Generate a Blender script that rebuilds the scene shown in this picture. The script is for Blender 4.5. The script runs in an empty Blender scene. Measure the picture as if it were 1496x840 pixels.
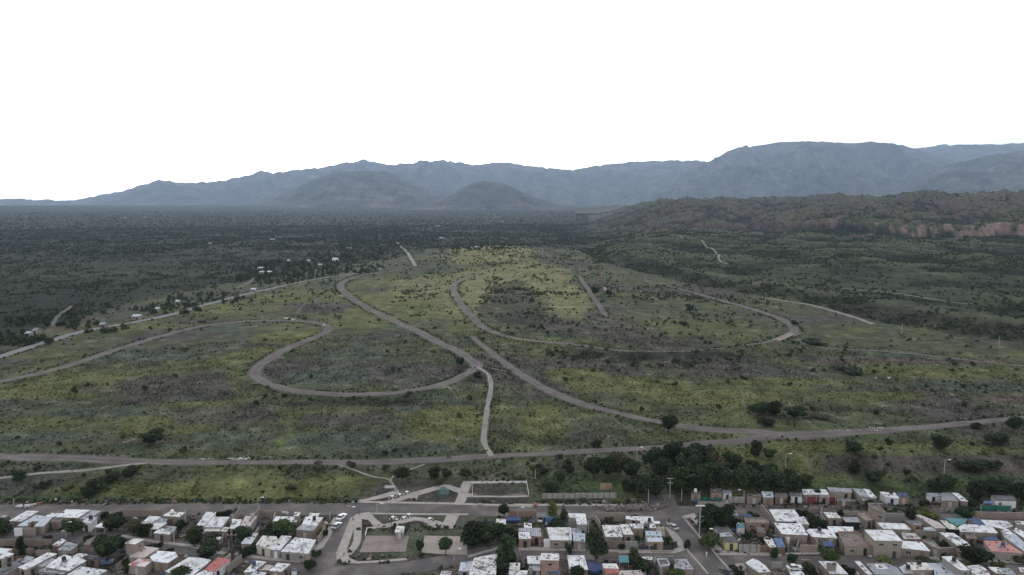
import bpy, bmesh, math, random
import numpy as np
from mathutils import Vector, Matrix
R = math.radians
rnd = random.Random(7)
rs = np.random.RandomState(11)
sc = bpy.context.scene
COL = sc.collection

# ------------------------------------------------------------------ camera, sky, sun, exposure
CAM_H, FPX, PITCH = 100.0, 996.0, R(6.98)
cd = bpy.data.cameras.new("camera")
cam = bpy.data.objects.new("camera", cd); COL.objects.link(cam)
cam.location = (0, 0, CAM_H); cam.rotation_euler = (R(90) - PITCH, 0, 0)
cd.sensor_width = 36.0; cd.lens = 36.0 * FPX / 1496.0
cd.clip_start = 1.0; cd.clip_end = 90000.0
sc.camera = cam
SUN_EL, SUN_AZ = R(6), R(-7)          # behind the mountains, ahead of the camera
w = bpy.data.worlds.new("World"); sc.world = w; w.use_nodes = True
nt = w.node_tree; nt.nodes.clear()
out = nt.nodes.new("ShaderNodeOutputWorld"); bg = nt.nodes.new("ShaderNodeBackground")
sky = nt.nodes.new("ShaderNodeTexSky"); sky.sky_type = 'NISHITA'; sky.sun_disc = False
sky.sun_elevation = SUN_EL; sky.sun_rotation = SUN_AZ; sky.altitude = 800
sky.air_density = 1.0; sky.dust_density = 4.0; sky.ozone_density = 1.0
hs = nt.nodes.new("ShaderNodeHueSaturation"); hs.inputs['Saturation'].default_value = 0.22
gm = nt.nodes.new("ShaderNodeGamma"); gm.inputs[1].default_value = 0.6
nt.links.new(sky.outputs[0], hs.inputs['Color']); nt.links.new(hs.outputs[0], gm.inputs[0])
mx = nt.nodes.new("ShaderNodeMix"); mx.data_type = 'RGBA'; mx.inputs[0].default_value = 0.25   # even white lift added to brighten the clear sky
mx.inputs[7].default_value = (1.75, 1.80, 1.92, 1)
nt.links.new(gm.outputs[0], mx.inputs[6]); nt.links.new(mx.outputs[2], bg.inputs[0])
bg.inputs[1].default_value = 0.74
nt.links.new(bg.outputs[0], out.inputs[0])
sd = bpy.data.lights.new("sun", 'SUN'); sd.energy = 0.6; sd.angle = R(20); sd.color = (1.0, 0.95, 0.88)
so = bpy.data.objects.new("sun", sd); COL.objects.link(so)
so.rotation_euler = (R(90) - SUN_EL, 0, math.pi - SUN_AZ)
sc.view_settings.view_transform = 'Standard'; sc.view_settings.look = 'None'
sc.view_settings.exposure = 0.0; sc.view_settings.gamma = 1.0; sc.view_settings.use_curve_mapping = False
sc.cycles.volume_bounces = 1; sc.cycles.max_bounces = 5; sc.cycles.diffuse_bounces = 2
sc.cycles.transparent_max_bounces = 8

# ------------------------------------------------------------------ noise
_perm = np.random.RandomState(3).permutation(256); _perm = np.concatenate([_perm, _perm, _perm])
def perlin(x, y):
    x = np.asarray(x, float); y = np.asarray(y, float)
    xi = np.floor(x).astype(int); yi = np.floor(y).astype(int)
    xf = x - xi; yf = y - yi; xi &= 255; yi &= 255
    u = xf*xf*xf*(xf*(xf*6-15)+10); v = yf*yf*yf*(yf*(yf*6-15)+10)
    def g(ix, iy, dx, dy):
        h = _perm[_perm[ix] + iy] * (2*np.pi/256)
        return np.cos(h)*dx + np.sin(h)*dy
    a = g(xi, yi, xf, yf); b = g(xi+1, yi, xf-1, yf); c = g(xi, yi+1, xf, yf-1); d = g(xi+1, yi+1, xf-1, yf-1)
    return 1.5*((a+(b-a)*u) + ((c+(d-c)*u) - (a+(b-a)*u))*v)
def fbm(x, y, s, o=4, seed=0, g=0.5):
    x = np.asarray(x, float)/s + seed*17.3; y = np.asarray(y, float)/s + seed*9.1
    t = 0; a = 1; n = 0
    for i in range(o):
        t = t + a*perlin(x, y); n += a; a *= g; x = x*2.03+5.1; y = y*2.03+1.7
    return t/n
def ridged(x, y, s, o=4, seed=0):
    x = np.asarray(x, float)/s + seed*13.3; y = np.asarray(y, float)/s + seed*7.1
    t = 0; a = 1; n = 0
    for i in range(o):
        t = t + a*(1-2*np.abs(perlin(x, y))); n += a; a *= 0.5; x = x*2.1+3.1; y = y*2.1+8.7
    return t/n
def ss(a, b, x):
    t = np.clip((np.asarray(x, float)-a)/(b-a), 0, 1); return t*t*(3-2*t)

# ------------------------------------------------------------------ pixel <-> ray
def ray(u, v):
    a = (u-748.0)/FPX; b = -(v-420.0)/FPX
    return np.array([a, math.cos(PITCH)+b*math.sin(PITCH), -math.sin(PITCH)+b*math.cos(PITCH)])
def plane_pt(u, v, z=0.0):
    d = ray(u, v); t = (z-CAM_H)/d[2]; return d[0]*t, d[1]*t
def flat(pts, z=2.0): return np.array([plane_pt(u, v, z) for u, v in pts])
def to_px(x, y, z):
    zz = np.asarray(z, float)-CAM_H
    f = y*math.cos(PITCH) - zz*math.sin(PITCH); up = y*math.sin(PITCH) + zz*math.cos(PITCH)
    return 748+FPX*x/f, 420-FPX*up/f
def seg_dist(x, y, pts):
    """distance to polyline and side (positive = beyond)"""
    best = np.full(np.shape(x), 1e9); side = np.zeros(np.shape(x))
    for (x0, y0), (x1, y1) in zip(pts[:-1], pts[1:]):
        dx, dy = x1-x0, y1-y0; L = dx*dx+dy*dy
        t = np.clip(((x-x0)*dx+(y-y0)*dy)/L, 0, 1)
        d = np.hypot(x-(x0+t*dx), y-(y0+t*dy)); s = np.sign(dx*(y-y0)-dy*(x-x0))
        m = d < best; best = np.where(m, d, best); side = np.where(m, s, side)
    return best, side
TERR = flat([(880,390),(960,405),(1050,424),(1130,437),(1200,450),(1300,474),(1400,490),(1560,510),(1800,540)])
TERR = np.vstack([[TERR[0][0]-60, 2500], TERR])
EMB = flat([(840,517),(900,524),(1000,524),(1080,518),(1130,508)])
MND = plane_pt(455, 455, 2)
LOOP = flat([(388,572),(430,581),(500,586),(580,584),(650,572),(690,556)])

# ------------------------------------------------------------------ the lie of the land
def H(x, y):
    x = np.asarray(x, float); y = np.asarray(y, float)
    r = np.hypot(x, y); az = x/np.maximum(y, 1.0)
    pxu = 748+FPX*az
    front = ss(0, 60, y)
    z = 2.0*ss(221, 231, y + 3*fbm(x, y, 30, 2, 5))
    rb = ss(88, 110, x)*ss(0.30, 0.40, az)
    z = z + rb*(0.8*ss(233, 238, y) + 3.4*ss(239, 246, y+1.2*fbm(x, y, 14, 3, 2)))*(1-0.75*ss(255, 340, y))
    fld = ss(232, 260, y)
    z = z + fld*(0.7*fbm(x, y, 60, 3, 1) + 0.18*fbm(x, y, 9, 2, 6))
    # grassy hill in the middle
    z = z + 21*np.exp(-(((x+30)/175)**2 + ((y-1180)/330)**2)) + 3.0*np.exp(-(((x-80)/90)**2+((y-800)/160)**2))
    z = z + 6.0*np.exp(-(((x-MND[0])/26)**2 + ((y-MND[1])/22)**2))
    # embankments below the tracks
    for L, hgt in ((EMB, 2.6), (LOOP, 1.6)):
        m = (r < 900) & (r > 200) & (y > 0)
        if np.any(m):
            d, s = seg_dist(x, y, L); z = z + hgt*np.exp(-(np.clip(np.where(s > 0, d-7, d+2), 0, 99)/6.0)**2)*np.where(m, 1, 0)*np.where(s > 0, 1, np.exp(-d/6))
    # terrace and dissected foothills on the east
    east = ss(820, 980, pxu)*front
    d, s = seg_dist(x, y, TERR); sd_ = d*s
    terr = east*ss(-5, 45, sd_)*ss(500, 700, r+200*ss(0.3, 0.6, az)+250*ss(0.5,0.7,az))
    z = z + terr*(9 + 7*fbm(x, y, 120, 4, 3))
    rg = ridged(x, y, 300, 5, 2)
    wx = x + 0.35*y + 60*fbm(x, y, 300, 2, 33)
    rg2 = ridged(wx, y*0.55, 190, 4, 12)
    z = z + terr*ss(850, 1300, r)*(1-ss(1900, 2200, r))*(20*rg*ss(-.25, .2, fbm(x, y, 900, 2, 29)+.1)+15*rg2+6)
    cl = 1780 + 160*fbm(x, y, 700, 2, 9) + 90*fbm(x, y, 90, 3, 19) + 260*(1-ss(0.3, 0.6, az))
    z = z + east*(ss(cl, cl+50, r)*(24) + ss(cl, cl+1300, r)*(32+20*ss(0.2, 0.6, az)) + ss(cl, cl+300, r)*(1-ss(3800, 5200, r))*(20*ridged(x, y, 520, 4, 4)+54*ridged(wx-0.5*y, y*0.34, 260, 5, 14)))
    # western and central plain climbs gently to the mountains
    z = z + (1-0.75*east)*46*(np.clip(r, 0, 9000)/7000.0)**2*front
    mid = ss(1300, 1900, r)*(1-east)*front
    z = z + mid*(2.0+4.0*ss(560, 700, pxu))*fbm(x, y, 260, 5, 8)
    return z
def G(u, v, lift=0.0):
    """first point of the land seen at a pixel of the photograph"""
    d = ray(u, v); rr = _RR
    for it in range(2):
        t = rr/math.hypot(d[0], d[1]); X = d[0]*t; Y = d[1]*t; Z = CAM_H+d[2]*t
        f = Z-(H(X, Y)+lift); k = np.where(f <= 0)[0]; k = k[0] if len(k) else len(rr)-1
        if k == 0: return float(X[0]), float(Y[0]), float(H(X[0], Y[0]))
        if it == 0: rr = np.linspace(rr[k-1], rr[k], 14)
    a = f[k-1]/(f[k-1]-f[k]+1e-9); x = X[k-1]+a*(X[k]-X[k-1]); y = Y[k-1]+a*(Y[k]-Y[k-1])
    return float(x), float(y), float(H(x, y))
_RR = np.exp(np.linspace(math.log(130), math.log(9000), 260))
VIEW = dict(A=(0,730,7.6375), B=(140,730,7.6375), C=(280,730,7.6375), D=(400,730,7.6375), E=(640,730,7.6375), F=(750,730,7.6375),
            G=(860,730,7.6375), H=(1010,700,7.6375), I=(1120,700,7.6375), J=(1230,700,7.6375), K=(1336,700,7.6375),
            L=(1040,740,8.4), M=(1190,740,8.4), N=(1340,740,8.4), O=(480,690,7.6375), P=(620,690,7.6375), Q=(480,660,4.667), X=(0,0,1.0))
def vp(view, pts):
    ox, oy, s = VIEW[view]; return [(ox+a/s, oy+b/s) for a, b in pts]

# ------------------------------------------------------------------ object helpers
def tag(o, label=None, cat=None, group=None, kind=None):
    if label: o['label'] = label
    if cat: o['category'] = cat
    if group: o['group'] = group
    if kind: o['kind'] = kind
    return o
def empty(name, loc, label, cat, group=None, rz=0.0):
    o = bpy.data.objects.new(name, None); COL.objects.link(o); o.location = loc; o.rotation_euler.z = rz
    return tag(o, label, cat, group)
def new_mesh(name, verts, faces, mat=None, smooth=False):
    me = bpy.data.meshes.new(name); me.from_pydata(verts, [], faces)
    if mat: me.materials.append(mat)
    if smooth: me.polygons.foreach_set('use_smooth', [True]*len(me.polygons))
    me.update(); return me
def link(name, me, parent=None):
    o = bpy.data.objects.new(name, me); COL.objects.link(o)
    if parent: o.parent = parent
    return o
class MB:
    def __init__(s): s.v = []; s.f = []
    def add(s, verts, faces):
        n = len(s.v); s.v += [tuple(p) for p in verts]; s.f += [tuple(i+n for i in f) for f in faces]
    def box(s, c, d, rz=0.0):
        ca, sa = math.cos(rz), math.sin(rz); vs = []
        for dz in (-.5, .5):
            for dx, dy in ((-.5,-.5),(.5,-.5),(.5,.5),(-.5,.5)):
                x, y = dx*d[0], dy*d[1]; vs.append((c[0]+x*ca-y*sa, c[1]+x*sa+y*ca, c[2]+dz*d[2]))
        s.add(vs, [(3,2,1,0),(4,5,6,7),(0,1,5,4),(1,2,6,5),(2,3,7,6),(3,0,4,7)])
    def bar(s, a, b, r0, r1=None, n=6):
        a = Vector(a); b = Vector(b); r1 = r0 if r1 is None else r1
        d = (b-a).normalized(); t = d.orthogonal().normalized(); q = d.cross(t)
        vs = []
        for p, r in ((a, r0), (b, r1)):
            for k in range(n):
                g = 2*math.pi*k/n; vs.append(p+(t*math.cos(g)+q*math.sin(g))*r)
        fs = [(k, (k+1)%n, n+(k+1)%n, n+k) for k in range(n)]+[tuple(range(n))[::-1], tuple(range(n, 2*n))]
        s.add(vs, fs)
    def prism(s, pts, z0, z1):
        """pts ccw (x,y); z0,z1 numbers or functions"""
        n = len(pts); f0 = z0 if callable(z0) else (lambda x, y: z0); f1 = z1 if callable(z1) else (lambda x, y: z1)
        vs = [(x, y, f0(x, y)) for x, y in pts]+[(x, y, f1(x, y)) for x, y in pts]
        s.add(vs, [tuple(range(n))[::-1], tuple(range(n, 2*n))]+[(k, (k+1)%n, n+(k+1)%n, n+k) for k in range(n)])
    def lathe(s, c, prof, n=12):
        vs = []; fs = []
        for (r, z) in prof:
            for k in range(n):
                g = 2*math.pi*k/n; vs.append((c[0]+r*math.cos(g), c[1]+r*math.sin(g), c[2]+z))
        for j in range(len(prof)-1):
            for k in range(n): fs.append((j*n+k, j*n+(k+1)%n, (j+1)*n+(k+1)%n, (j+1)*n+k))
        fs.append(tuple(range(n))[::-1]); m = (len(prof)-1)*n; fs.append(tuple(range(m, m+n)))
        s.add(vs, fs)
    def build(s, name, mat, parent=None, smooth=False):
        return link(name, new_mesh(name, s.v, s.f, mat, smooth), parent)
def ccw(pts):
    a = sum(pts[i][0]*pts[(i+1)%len(pts)][1]-pts[(i+1)%len(pts)][0]*pts[i][1] for i in range(len(pts)))
    return list(pts) if a > 0 else list(pts)[::-1]

# ------------------------------------------------------------------ materials
def mat(name, base, rough=0.85, var=0.12, scale=0.6, stain=None, stain_amt=0.0, stain_scale=0.5, wave=0.0, wave_scale=1.2, wave_dir='X', objvar=0.0,
        fine=0.0, fine_scale=6.0, bump=0.0, metallic=0.0, spec=0.3, brick=False, attr=None):
    m = bpy.data.materials.new(name); m.use_nodes = True; t = m.node_tree; n = t.nodes; L = t.links
    b = n['Principled BSDF']; b.inputs['Roughness'].default_value = rough; b.inputs['Metallic'].default_value = metallic
    b.inputs['Specular IOR Level'].default_value = spec
    geo = n.new('ShaderNodeNewGeometry'); pos = geo.outputs['Position']
    def noise(s, d=4):
        q = n.new('ShaderNodeTexNoise'); q.inputs['Scale'].default_value = s; q.inputs['Detail'].default_value = d
        L.new(pos, q.inputs['Vector']); return q.outputs['Fac']
    def mp(src, a, b_, c, d):
        q = n.new('ShaderNodeMapRange'); L.new(src, q.inputs[0])
        for i, v in enumerate((a, b_, c, d)): q.inputs[i+1].default_value = v
        return q.outputs[0]
    def mul(col, fac):
        q = n.new('ShaderNodeVectorMath'); q.operation = 'SCALE'
        L.new(col, q.inputs[0]); L.new(fac, q.inputs['Scale']); return q.outputs[0]
    if attr:
        a = n.new('ShaderNodeAttribute'); a.attribute_name = attr; col = a.outputs['Color']
    else:
        c = n.new('ShaderNodeRGB'); c.outputs[0].default_value = (*base, 1); col = c.outputs[0]
    if brick:
        bt = n.new('ShaderNodeTexBrick'); bt.inputs['Scale'].default_value = 1.0
        bt.inputs['Brick Width'].default_value = 0.34; bt.inputs['Row Height'].default_value = 0.21; bt.inputs['Mortar Size'].default_value = 0.02
        k = Vector(base)
        bt.inputs['Color1'].default_value = (*(k*1.12), 1); bt.inputs['Color2'].default_value = (*(k*0.86), 1)
        bt.inputs['Mortar'].default_value = (0.30, 0.28, 0.26, 1)
        sx = n.new('ShaderNodeSeparateXYZ'); L.new(pos, sx.inputs[0])
        ad = n.new('ShaderNodeMath'); L.new(sx.outputs[0], ad.inputs[0]); L.new(sx.outputs[1], ad.inputs[1])
        cx = n.new('ShaderNodeCombineXYZ'); L.new(ad.outputs[0], cx.inputs[0]); L.new(sx.outputs[2], cx.inputs[1])
        L.new(cx.outputs[0], bt.inputs['Vector']); col = bt.outputs['Color']
    if stain and stain_amt > 0:
        f = mp(noise(stain_scale, 6), 0.5-0.02, 0.66, 0, stain_amt)
        q = n.new('ShaderNodeMix'); q.data_type = 'RGBA'; L.new(f, q.inputs[0]); L.new(col, q.inputs[6]); q.inputs[7].default_value = (*stain, 1)
        col = q.outputs[2]
    col = mul(col, mp(noise(scale, 5), 0.3, 0.7, 1-var, 1+var))
    if fine: col = mul(col, mp(noise(fine_scale, 3), 0.3, 0.7, 1-fine, 1+fine))
    if wave:
        q = n.new('ShaderNodeTexWave'); q.bands_direction = wave_dir; q.inputs['Scale'].default_value = wave_scale
        q.inputs['Distortion'].default_value = 0.4; L.new(pos, q.inputs['Vector'])
        col = mul(col, mp(q.outputs['Fac'], 0, 0.35, 1-wave, 1))
    if objvar:
        oi = n.new('ShaderNodeObjectInfo'); col = mul(col, mp(oi.outputs['Random'], 0, 1, 1-objvar, 1+objvar))
    L.new(col, b.inputs['Base Color'])
    if bump:
        bp = n.new('ShaderNodeBump'); bp.inputs['Strength'].default_value = bump; bp.inputs['Distance'].default_value = 0.3
        L.new(noise(fine_scale, 3), bp.inputs['Height']); L.new(bp.outputs[0], b.inputs['Normal'])
    return m
M = {}
M['ground'] = mat('ground_cover', None, 0.95, 0.32, 0.09, fine=0.42, fine_scale=0.8, bump=0.8, spec=0.05, attr='tint')
M['dirt_track'] = mat('dirt_track', None, 0.95, 0.12, 0.12, attr='tint', fine=0.18, fine_scale=1.2, spec=0.05)
M['pale_track'] = mat('pale_track', None, 0.95, 0.12, 0.2, attr='tint', fine=0.12, spec=0.05)
M['asphalt'] = mat('asphalt', (0.115, 0.104, 0.102), 0.9, 0.16, 0.15, stain=(0.165,0.145,0.13), stain_amt=0.8, stain_scale=0.15, fine=0.10, fine_scale=2.0, spec=0.15)
M['highway'] = mat('highway_asphalt', (0.20, 0.195, 0.20), 0.9, 0.08, 0.1, spec=0.1)
M['concrete'] = mat('concrete', (0.36, 0.325, 0.30), 0.9, 0.10, 0.5, stain=(0.22,0.20,0.18), stain_amt=0.5, stain_scale=0.6, fine=0.08)
M['court'] = mat('court_concrete', (0.25, 0.205, 0.185), 0.9, 0.10, 0.25, stain=(0.17,0.14,0.125), stain_amt=0.6, stain_scale=0.3, fine=0.07, fine_scale=3)
M['yard'] = mat('bare_earth', (0.15, 0.13, 0.115), 0.95, 0.2, 0.3, stain=(0.07,0.08,0.05), stain_amt=0.7, stain_scale=0.25, fine=0.2, fine_scale=2, spec=0.05)
M['rock'] = mat('mountain_rock', (0.075, 0.078, 0.070), 0.95, 0.45, 0.004, stain=(0.15,0.13,0.11), stain_amt=0.6, stain_scale=0.0025, fine=0.35, fine_scale=0.02, spec=0.02)
# roofs
def roofmat(nm, c, **k):
    d = dict(rough=0.6, var=0.07, scale=0.5, wave=0.10, wave_scale=0.30, objvar=0.10, fine=0.05, fine_scale=4, spec=0.3); d.update(k)
    M[nm] = mat(nm, c, **d)
roofmat('white_roof', (0.66,0.67,0.69), stain=(0.26,0.25,0.24), stain_amt=0.75, stain_scale=0.55)
roofmat('cream_roof', (0.66,0.64,0.60), stain=(0.30,0.27,0.24), stain_amt=0.7, stain_scale=0.6, wave=0.03)
roofmat('spotted_roof', (0.62,0.61,0.60), stain=(0.10,0.10,0.10), stain_amt=0.95, stain_scale=0.9, wave=0.05)
roofmat('tin_roof', (0.30,0.31,0.34), stain=(0.15,0.15,0.16), stain_amt=0.6, stain_scale=0.5, wave=0.25, wave_scale=0.5, rough=0.5, metallic=0.3)
roofmat('pale_tin_roof', (0.46,0.50,0.55), stain=(0.26,0.27,0.29), stain_amt=0.6, stain_scale=0.4, wave=0.18, wave_scale=0.5)
roofmat('dark_roof', (0.10,0.10,0.11), stain=(0.2,0.19,0.18), stain_amt=0.5, stain_scale=0.8)
roofmat('brown_roof', (0.17,0.14,0.125), stain=(0.08,0.07,0.065), stain_amt=0.6, stain_scale=0.8)
roofmat('tan_roof', (0.26,0.215,0.18), stain=(0.15,0.13,0.11), stain_amt=0.5, stain_scale=0.6, wave=0)
roofmat('pink_roof', (0.44,0.38,0.37), stain=(0.28,0.23,0.22), stain_amt=0.6, stain_scale=0.5, wave=0)
roofmat('red_roof', (0.42,0.13,0.115), stain=(0.30,0.11,0.10), stain_amt=0.5, stain_scale=0.5, wave=0.05)
roofmat('salmon_roof', (0.46,0.20,0.18), stain=(0.38,0.24,0.22), stain_amt=0.6, stain_scale=0.35, wave=0, objvar=0)
roofmat('redwhite_roof', (0.58,0.54,0.53), stain=(0.36,0.11,0.10), stain_amt=1.0, stain_scale=0.45, wave=0, objvar=0)
roofmat('blue_sheet', (0.07,0.14,0.26), stain=(0.10,0.2,0.36), stain_amt=0.5, wave=0, objvar=0)
roofmat('navy_sheet', (0.035,0.065,0.16), stain=(0.06,0.1,0.2), stain_amt=0.5, wave=0, objvar=0)
roofmat('teal_sheet', (0.07,0.22,0.235), stain=(0.06,0.20,0.30), stain_amt=0.8, stain_scale=0.35, wave=0, objvar=0)
roofmat('sky_blue_roof', (0.36,0.43,0.50), stain=(0.42,0.46,0.5), stain_amt=0.6, wave=0.12, objvar=0)
# walls
M['brick'] = mat('brick_wall', (0.22,0.158,0.130), 0.95, 0.18, 0.7, brick=True, objvar=0.15, stain=(0.16,0.13,0.11), stain_amt=0.4)
M['orange_brick'] = mat('orange_brick_wall', (0.29,0.165,0.115), 0.95, 0.15, 0.7, brick=True, objvar=0.08)
M['tan_brick'] = mat('tan_brick_wall', (0.27,0.22,0.18), 0.95, 0.14, 0.5, brick=True, objvar=0.12, stain=(0.2,0.17,0.14), stain_amt=0.4)
M['plaster'] = mat('plaster_wall', (0.29,0.26,0.23), 0.9, 0.14, 0.5, objvar=0.12, stain=(0.2,0.18,0.16), stain_amt=0.5, stain_scale=0.7)
M['cream_plaster'] = mat('cream_plaster_wall', (0.55,0.50,0.42), 0.9, 0.10, 0.5, objvar=0.06, stain=(0.33,0.29,0.24), stain_amt=0.5)
M['white_plaster'] = mat('white_plaster_wall', (0.62,0.62,0.62), 0.9, 0.10, 0.5, objvar=0.05, stain=(0.36,0.34,0.32), stain_amt=0.5)
M['block'] = mat('grey_block_wall', (0.24,0.235,0.23), 0.95, 0.12, 0.6, brick=True, objvar=0.08)
M['panel'] = mat('concrete_panel_wall', (0.33,0.315,0.285), 0.95, 0.10, 0.4, wave=0.35, wave_scale=0.16, stain=(0.2,0.19,0.165), stain_amt=0.5)
M['yellow_wall'] = mat('yellow_wall', (0.50,0.46,0.24), 0.9, 0.08, 0.6)
M['red_fence'] = mat('red_fence_paint', (0.19,0.055,0.05), 0.8, 0.15, 0.8, wave=0.2, wave_scale=0.4)
M['green_net'] = mat('green_net', (0.03,0.13,0.10), 0.9, 0.15, 0.8)
M['dark'] = mat('dark_opening', (0.018,0.018,0.02), 0.7, 0.1)
M['glass'] = mat('window_glass', (0.03,0.035,0.045), 0.15, 0.1, spec=0.5)
M['frame'] = mat('window_frame', (0.42,0.40,0.38), 0.7, 0.1)
M['white_paint'] = mat('white_paint', (0.72,0.72,0.72), 0.6, 0.06, objvar=0.05)
M['wood'] = mat('weathered_wood', (0.20,0.14,0.10), 0.9, 0.2, 1.0)
M['court_light'] = mat('pale_court_concrete', (0.32, 0.275, 0.245), 0.9, 0.08, 0.25, stain=(0.24,0.20,0.18), stain_amt=0.5, stain_scale=0.3, fine=0.07, fine_scale=3)
M['redwood'] = mat('reddish_wood', (0.22,0.13,0.10), 0.9, 0.2, 1.0)
M['grey_metal'] = mat('galvanised_metal', (0.42,0.42,0.42), 0.5, 0.08, metallic=0.2)
M['dark_metal'] = mat('dark_metal', (0.05,0.05,0.055), 0.5, 0.08)
M['teal_metal'] = mat('teal_metal', (0.05,0.25,0.28), 0.5, 0.08)
M['stone'] = mat('rubble_stone', (0.21,0.185,0.17), 0.95, 0.3, 1.5, fine=0.3)
M['scrap'] = mat('mixed_scrap', None, 0.9, 0.25, 1.5, attr='tint')
M['pale_stone'] = mat('pale_debris', (0.60,0.59,0.58), 0.9, 0.2, 1.5)
M['rubber'] = mat('tyre_rubber', (0.02,0.02,0.02), 0.9, 0.05)
M['trunk'] = mat('bark', (0.10,0.08,0.065), 0.95, 0.2, 3.0)
M['tank_black'] = mat('black_tank', (0.03,0.03,0.035), 0.6, 0.05)
M['tank_blue'] = mat('blue_tank', (0.04,0.07,0.16), 0.6, 0.05)
M['skin'] = mat('skin', (0.35,0.22,0.16), 0.7, 0.02)
M['cloth'] = mat('dark_cloth', (0.03,0.03,0.04), 0.9, 0.05)
def leafmat(nm, c, ov=0.22):
    m = mat(nm, c, 0.85, 0.20, 0.8, objvar=ov, fine=0.25, fine_scale=2.0, spec=0.1)
    t = m.node_tree; b = t.nodes['Principled BSDF']; a = t.nodes.new('ShaderNodeAttribute'); a.attribute_name = 'tone'
    src = b.inputs['Base Color'].links[0].from_socket
    q = t.nodes.new('ShaderNodeVectorMath'); q.operation = 'MULTIPLY'
    t.links.new(src, q.inputs[0]); t.links.new(a.outputs['Color'], q.inputs[1]); t.links.new(q.outputs[0], b.inputs['Base Color']); M[nm] = m
leafmat('leaf_dark', (0.030, 0.045, 0.022)); leafmat('leaf_mid', (0.050, 0.075, 0.030)); leafmat('leaf_yellow', (0.13, 0.15, 0.05)); leafmat('leaf_olive', (0.085,0.083,0.050)); leafmat('leaf_shrub', (0.050,0.062,0.036), 0.3)
M['scrub'] = mat('scrub_leaves', None, 0.95, 0.15, 0.5, spec=0.03, attr='tint')

# ------------------------------------------------------------------ colours of the land (its own colours, with some shade painted in)
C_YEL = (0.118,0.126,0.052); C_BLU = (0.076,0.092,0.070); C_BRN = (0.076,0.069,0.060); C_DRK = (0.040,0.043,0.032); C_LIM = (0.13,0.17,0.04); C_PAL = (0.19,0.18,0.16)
C_GRN = (0.058,0.078,0.038); C_MND = (0.185,0.180,0.088); C_RED = (0.11,0.075,0.068)
PATCH = [  # u, v, half width, half height, colour, strength
 (80,572,120,14,C_YEL,.9),(160,552,90,10,C_YEL,.8),(50,620,70,12,C_YEL,.7),(240,622,80,14,C_YEL,.8),(420,492,60,10,C_YEL,1),(362,520,36,14,C_YEL,.9),
 (345,550,22,18,C_YEL,.8),(300,600,50,12,C_YEL,.6),(575,440,70,18,C_YEL,.9),(640,452,60,20,C_YEL,.8),(545,420,50,8,C_YEL,.7),(650,618,60,26,C_YEL,1),
 (795,612,38,24,C_YEL,1),(840,548,60,16,C_YEL,1),(900,562,110,14,C_YEL,.9),(1040,580,120,12,C_YEL,.8),(1160,562,130,11,C_YEL,.7),(1360,545,120,8,C_YEL,.7),
 (1280,582,110,8,C_YEL,.6),(440,434,90,12,C_YEL,.9),(330,452,110,8,C_YEL,.9),(180,478,140,6,C_YEL,.8),(60,520,70,8,C_YEL,.5),(160,716,120,10,C_YEL,.8),(350,712,160,12,C_YEL,1),
 (500,702,50,9,C_YEL,.8),(620,602,60,14,C_YEL,.6),(540,470,60,10,C_YEL,.8),(760,655,60,6,C_YEL,.5),(1280,668,200,3.5,C_YEL,.9),(1460,672,60,5,C_YEL,.7),(940,470,70,16,C_YEL,.5),
 (1000,480,120,14,C_YEL,.4),(500,640,60,10,C_YEL,.4),(700,480,60,10,C_YEL,.6),
 (715,385,75,14,C_MND,1),(745,420,110,30,C_MND,.95),(690,450,60,20,C_MND,.6),(820,440,50,25,C_MND,.8),(620,425,60,14,C_MND,.7),
 (418,641,13,9,C_LIM,1),
 (480,548,70,20,C_BLU,1),(520,520,60,14,C_BLU,.6),(590,537,24,5,C_BLU,1),(625,538,28,4,C_BLU,1),(600,596,28,8,C_BLU,.9),(150,602,90,9,C_BLU,.6),
 (282,576,22,12,C_BLU,1),(225,522,90,8,C_BLU,.7),(330,481,60,6,C_BLU,.8),(490,642,90,12,C_BLU,.8),(330,640,70,10,C_BLU,.7),(90,640,70,10,C_BLU,.6),
 (1420,566,90,8,C_BLU,.8),(1270,526,130,5,C_BLU,.7),(20,642,60,8,C_BLU,.7),(600,656,90,6,C_BLU,.8),(250,655,80,5,C_BLU,.7),(1240,570,60,5,C_BLU,.5),
 (250,565,100,22,C_BRN,.8),(330,605,80,16,C_BRN,.7),(510,612,80,14,C_BRN,.7),(760,555,50,14,C_BRN,.8),(790,530,110,12,C_BRN,.8),(900,482,70,18,C_BRN,.7),
 (990,500,90,8,C_BRN,.7),(460,452,55,9,C_BRN,1),(1480,586,60,8,C_RED,1),(700,522,50,6,C_BRN,.8),(1300,604,140,5,C_BRN,.6),(590,560,60,10,C_BRN,.5),(1050,545,110,6,C_BRN,.9),
 (870,640,60,8,C_BRN,.5),(1330,530,150,5,C_RED,.6),(90,430,75,2.5,C_PAL,.7),(75,480,50,5,C_RED,.7),(1250,768,1,1,C_BRN,0),
 (260,576,40,3,C_DRK,.7),(960,522,140,6,C_DRK,.9),(540,590,140,4,C_DRK,.7),(750,445,52,30,C_DRK,.75),(765,468,36,14,C_DRK,.7),(200,655,60,8,C_GRN,.8),(700,710,90,10,C_GRN,.6),(460,725,70,5,C_GRN,1),  # includes a dark grass band painting the shadow below the loop's embankment
 (110,722,80,8,C_GRN,.8),(30,722,60,8,C_GRN,.8),(560,750,30,1,C_GRN,0),(1250,650,160,6,C_GRN,.6),(1180,600,70,6,C_GRN,.6),(850,708,70,16,C_GRN,.9),(1300,708,130,8,C_GRN,1),(1440,700,80,10,C_GRN,.9),
 (640,716,110,16,C_BRN,.9),(730,717,50,12,C_BRN,.9),(600,752,120,6,C_BRN,.8),(520,775,18,28,C_BRN,.9),(640,800,50,8,C_GRN,.9),(600,780,130,10,C_GRN,.6),(560,806,50,3,C_GRN,1),(670,724,60,6,C_BRN,.8)]
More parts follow.
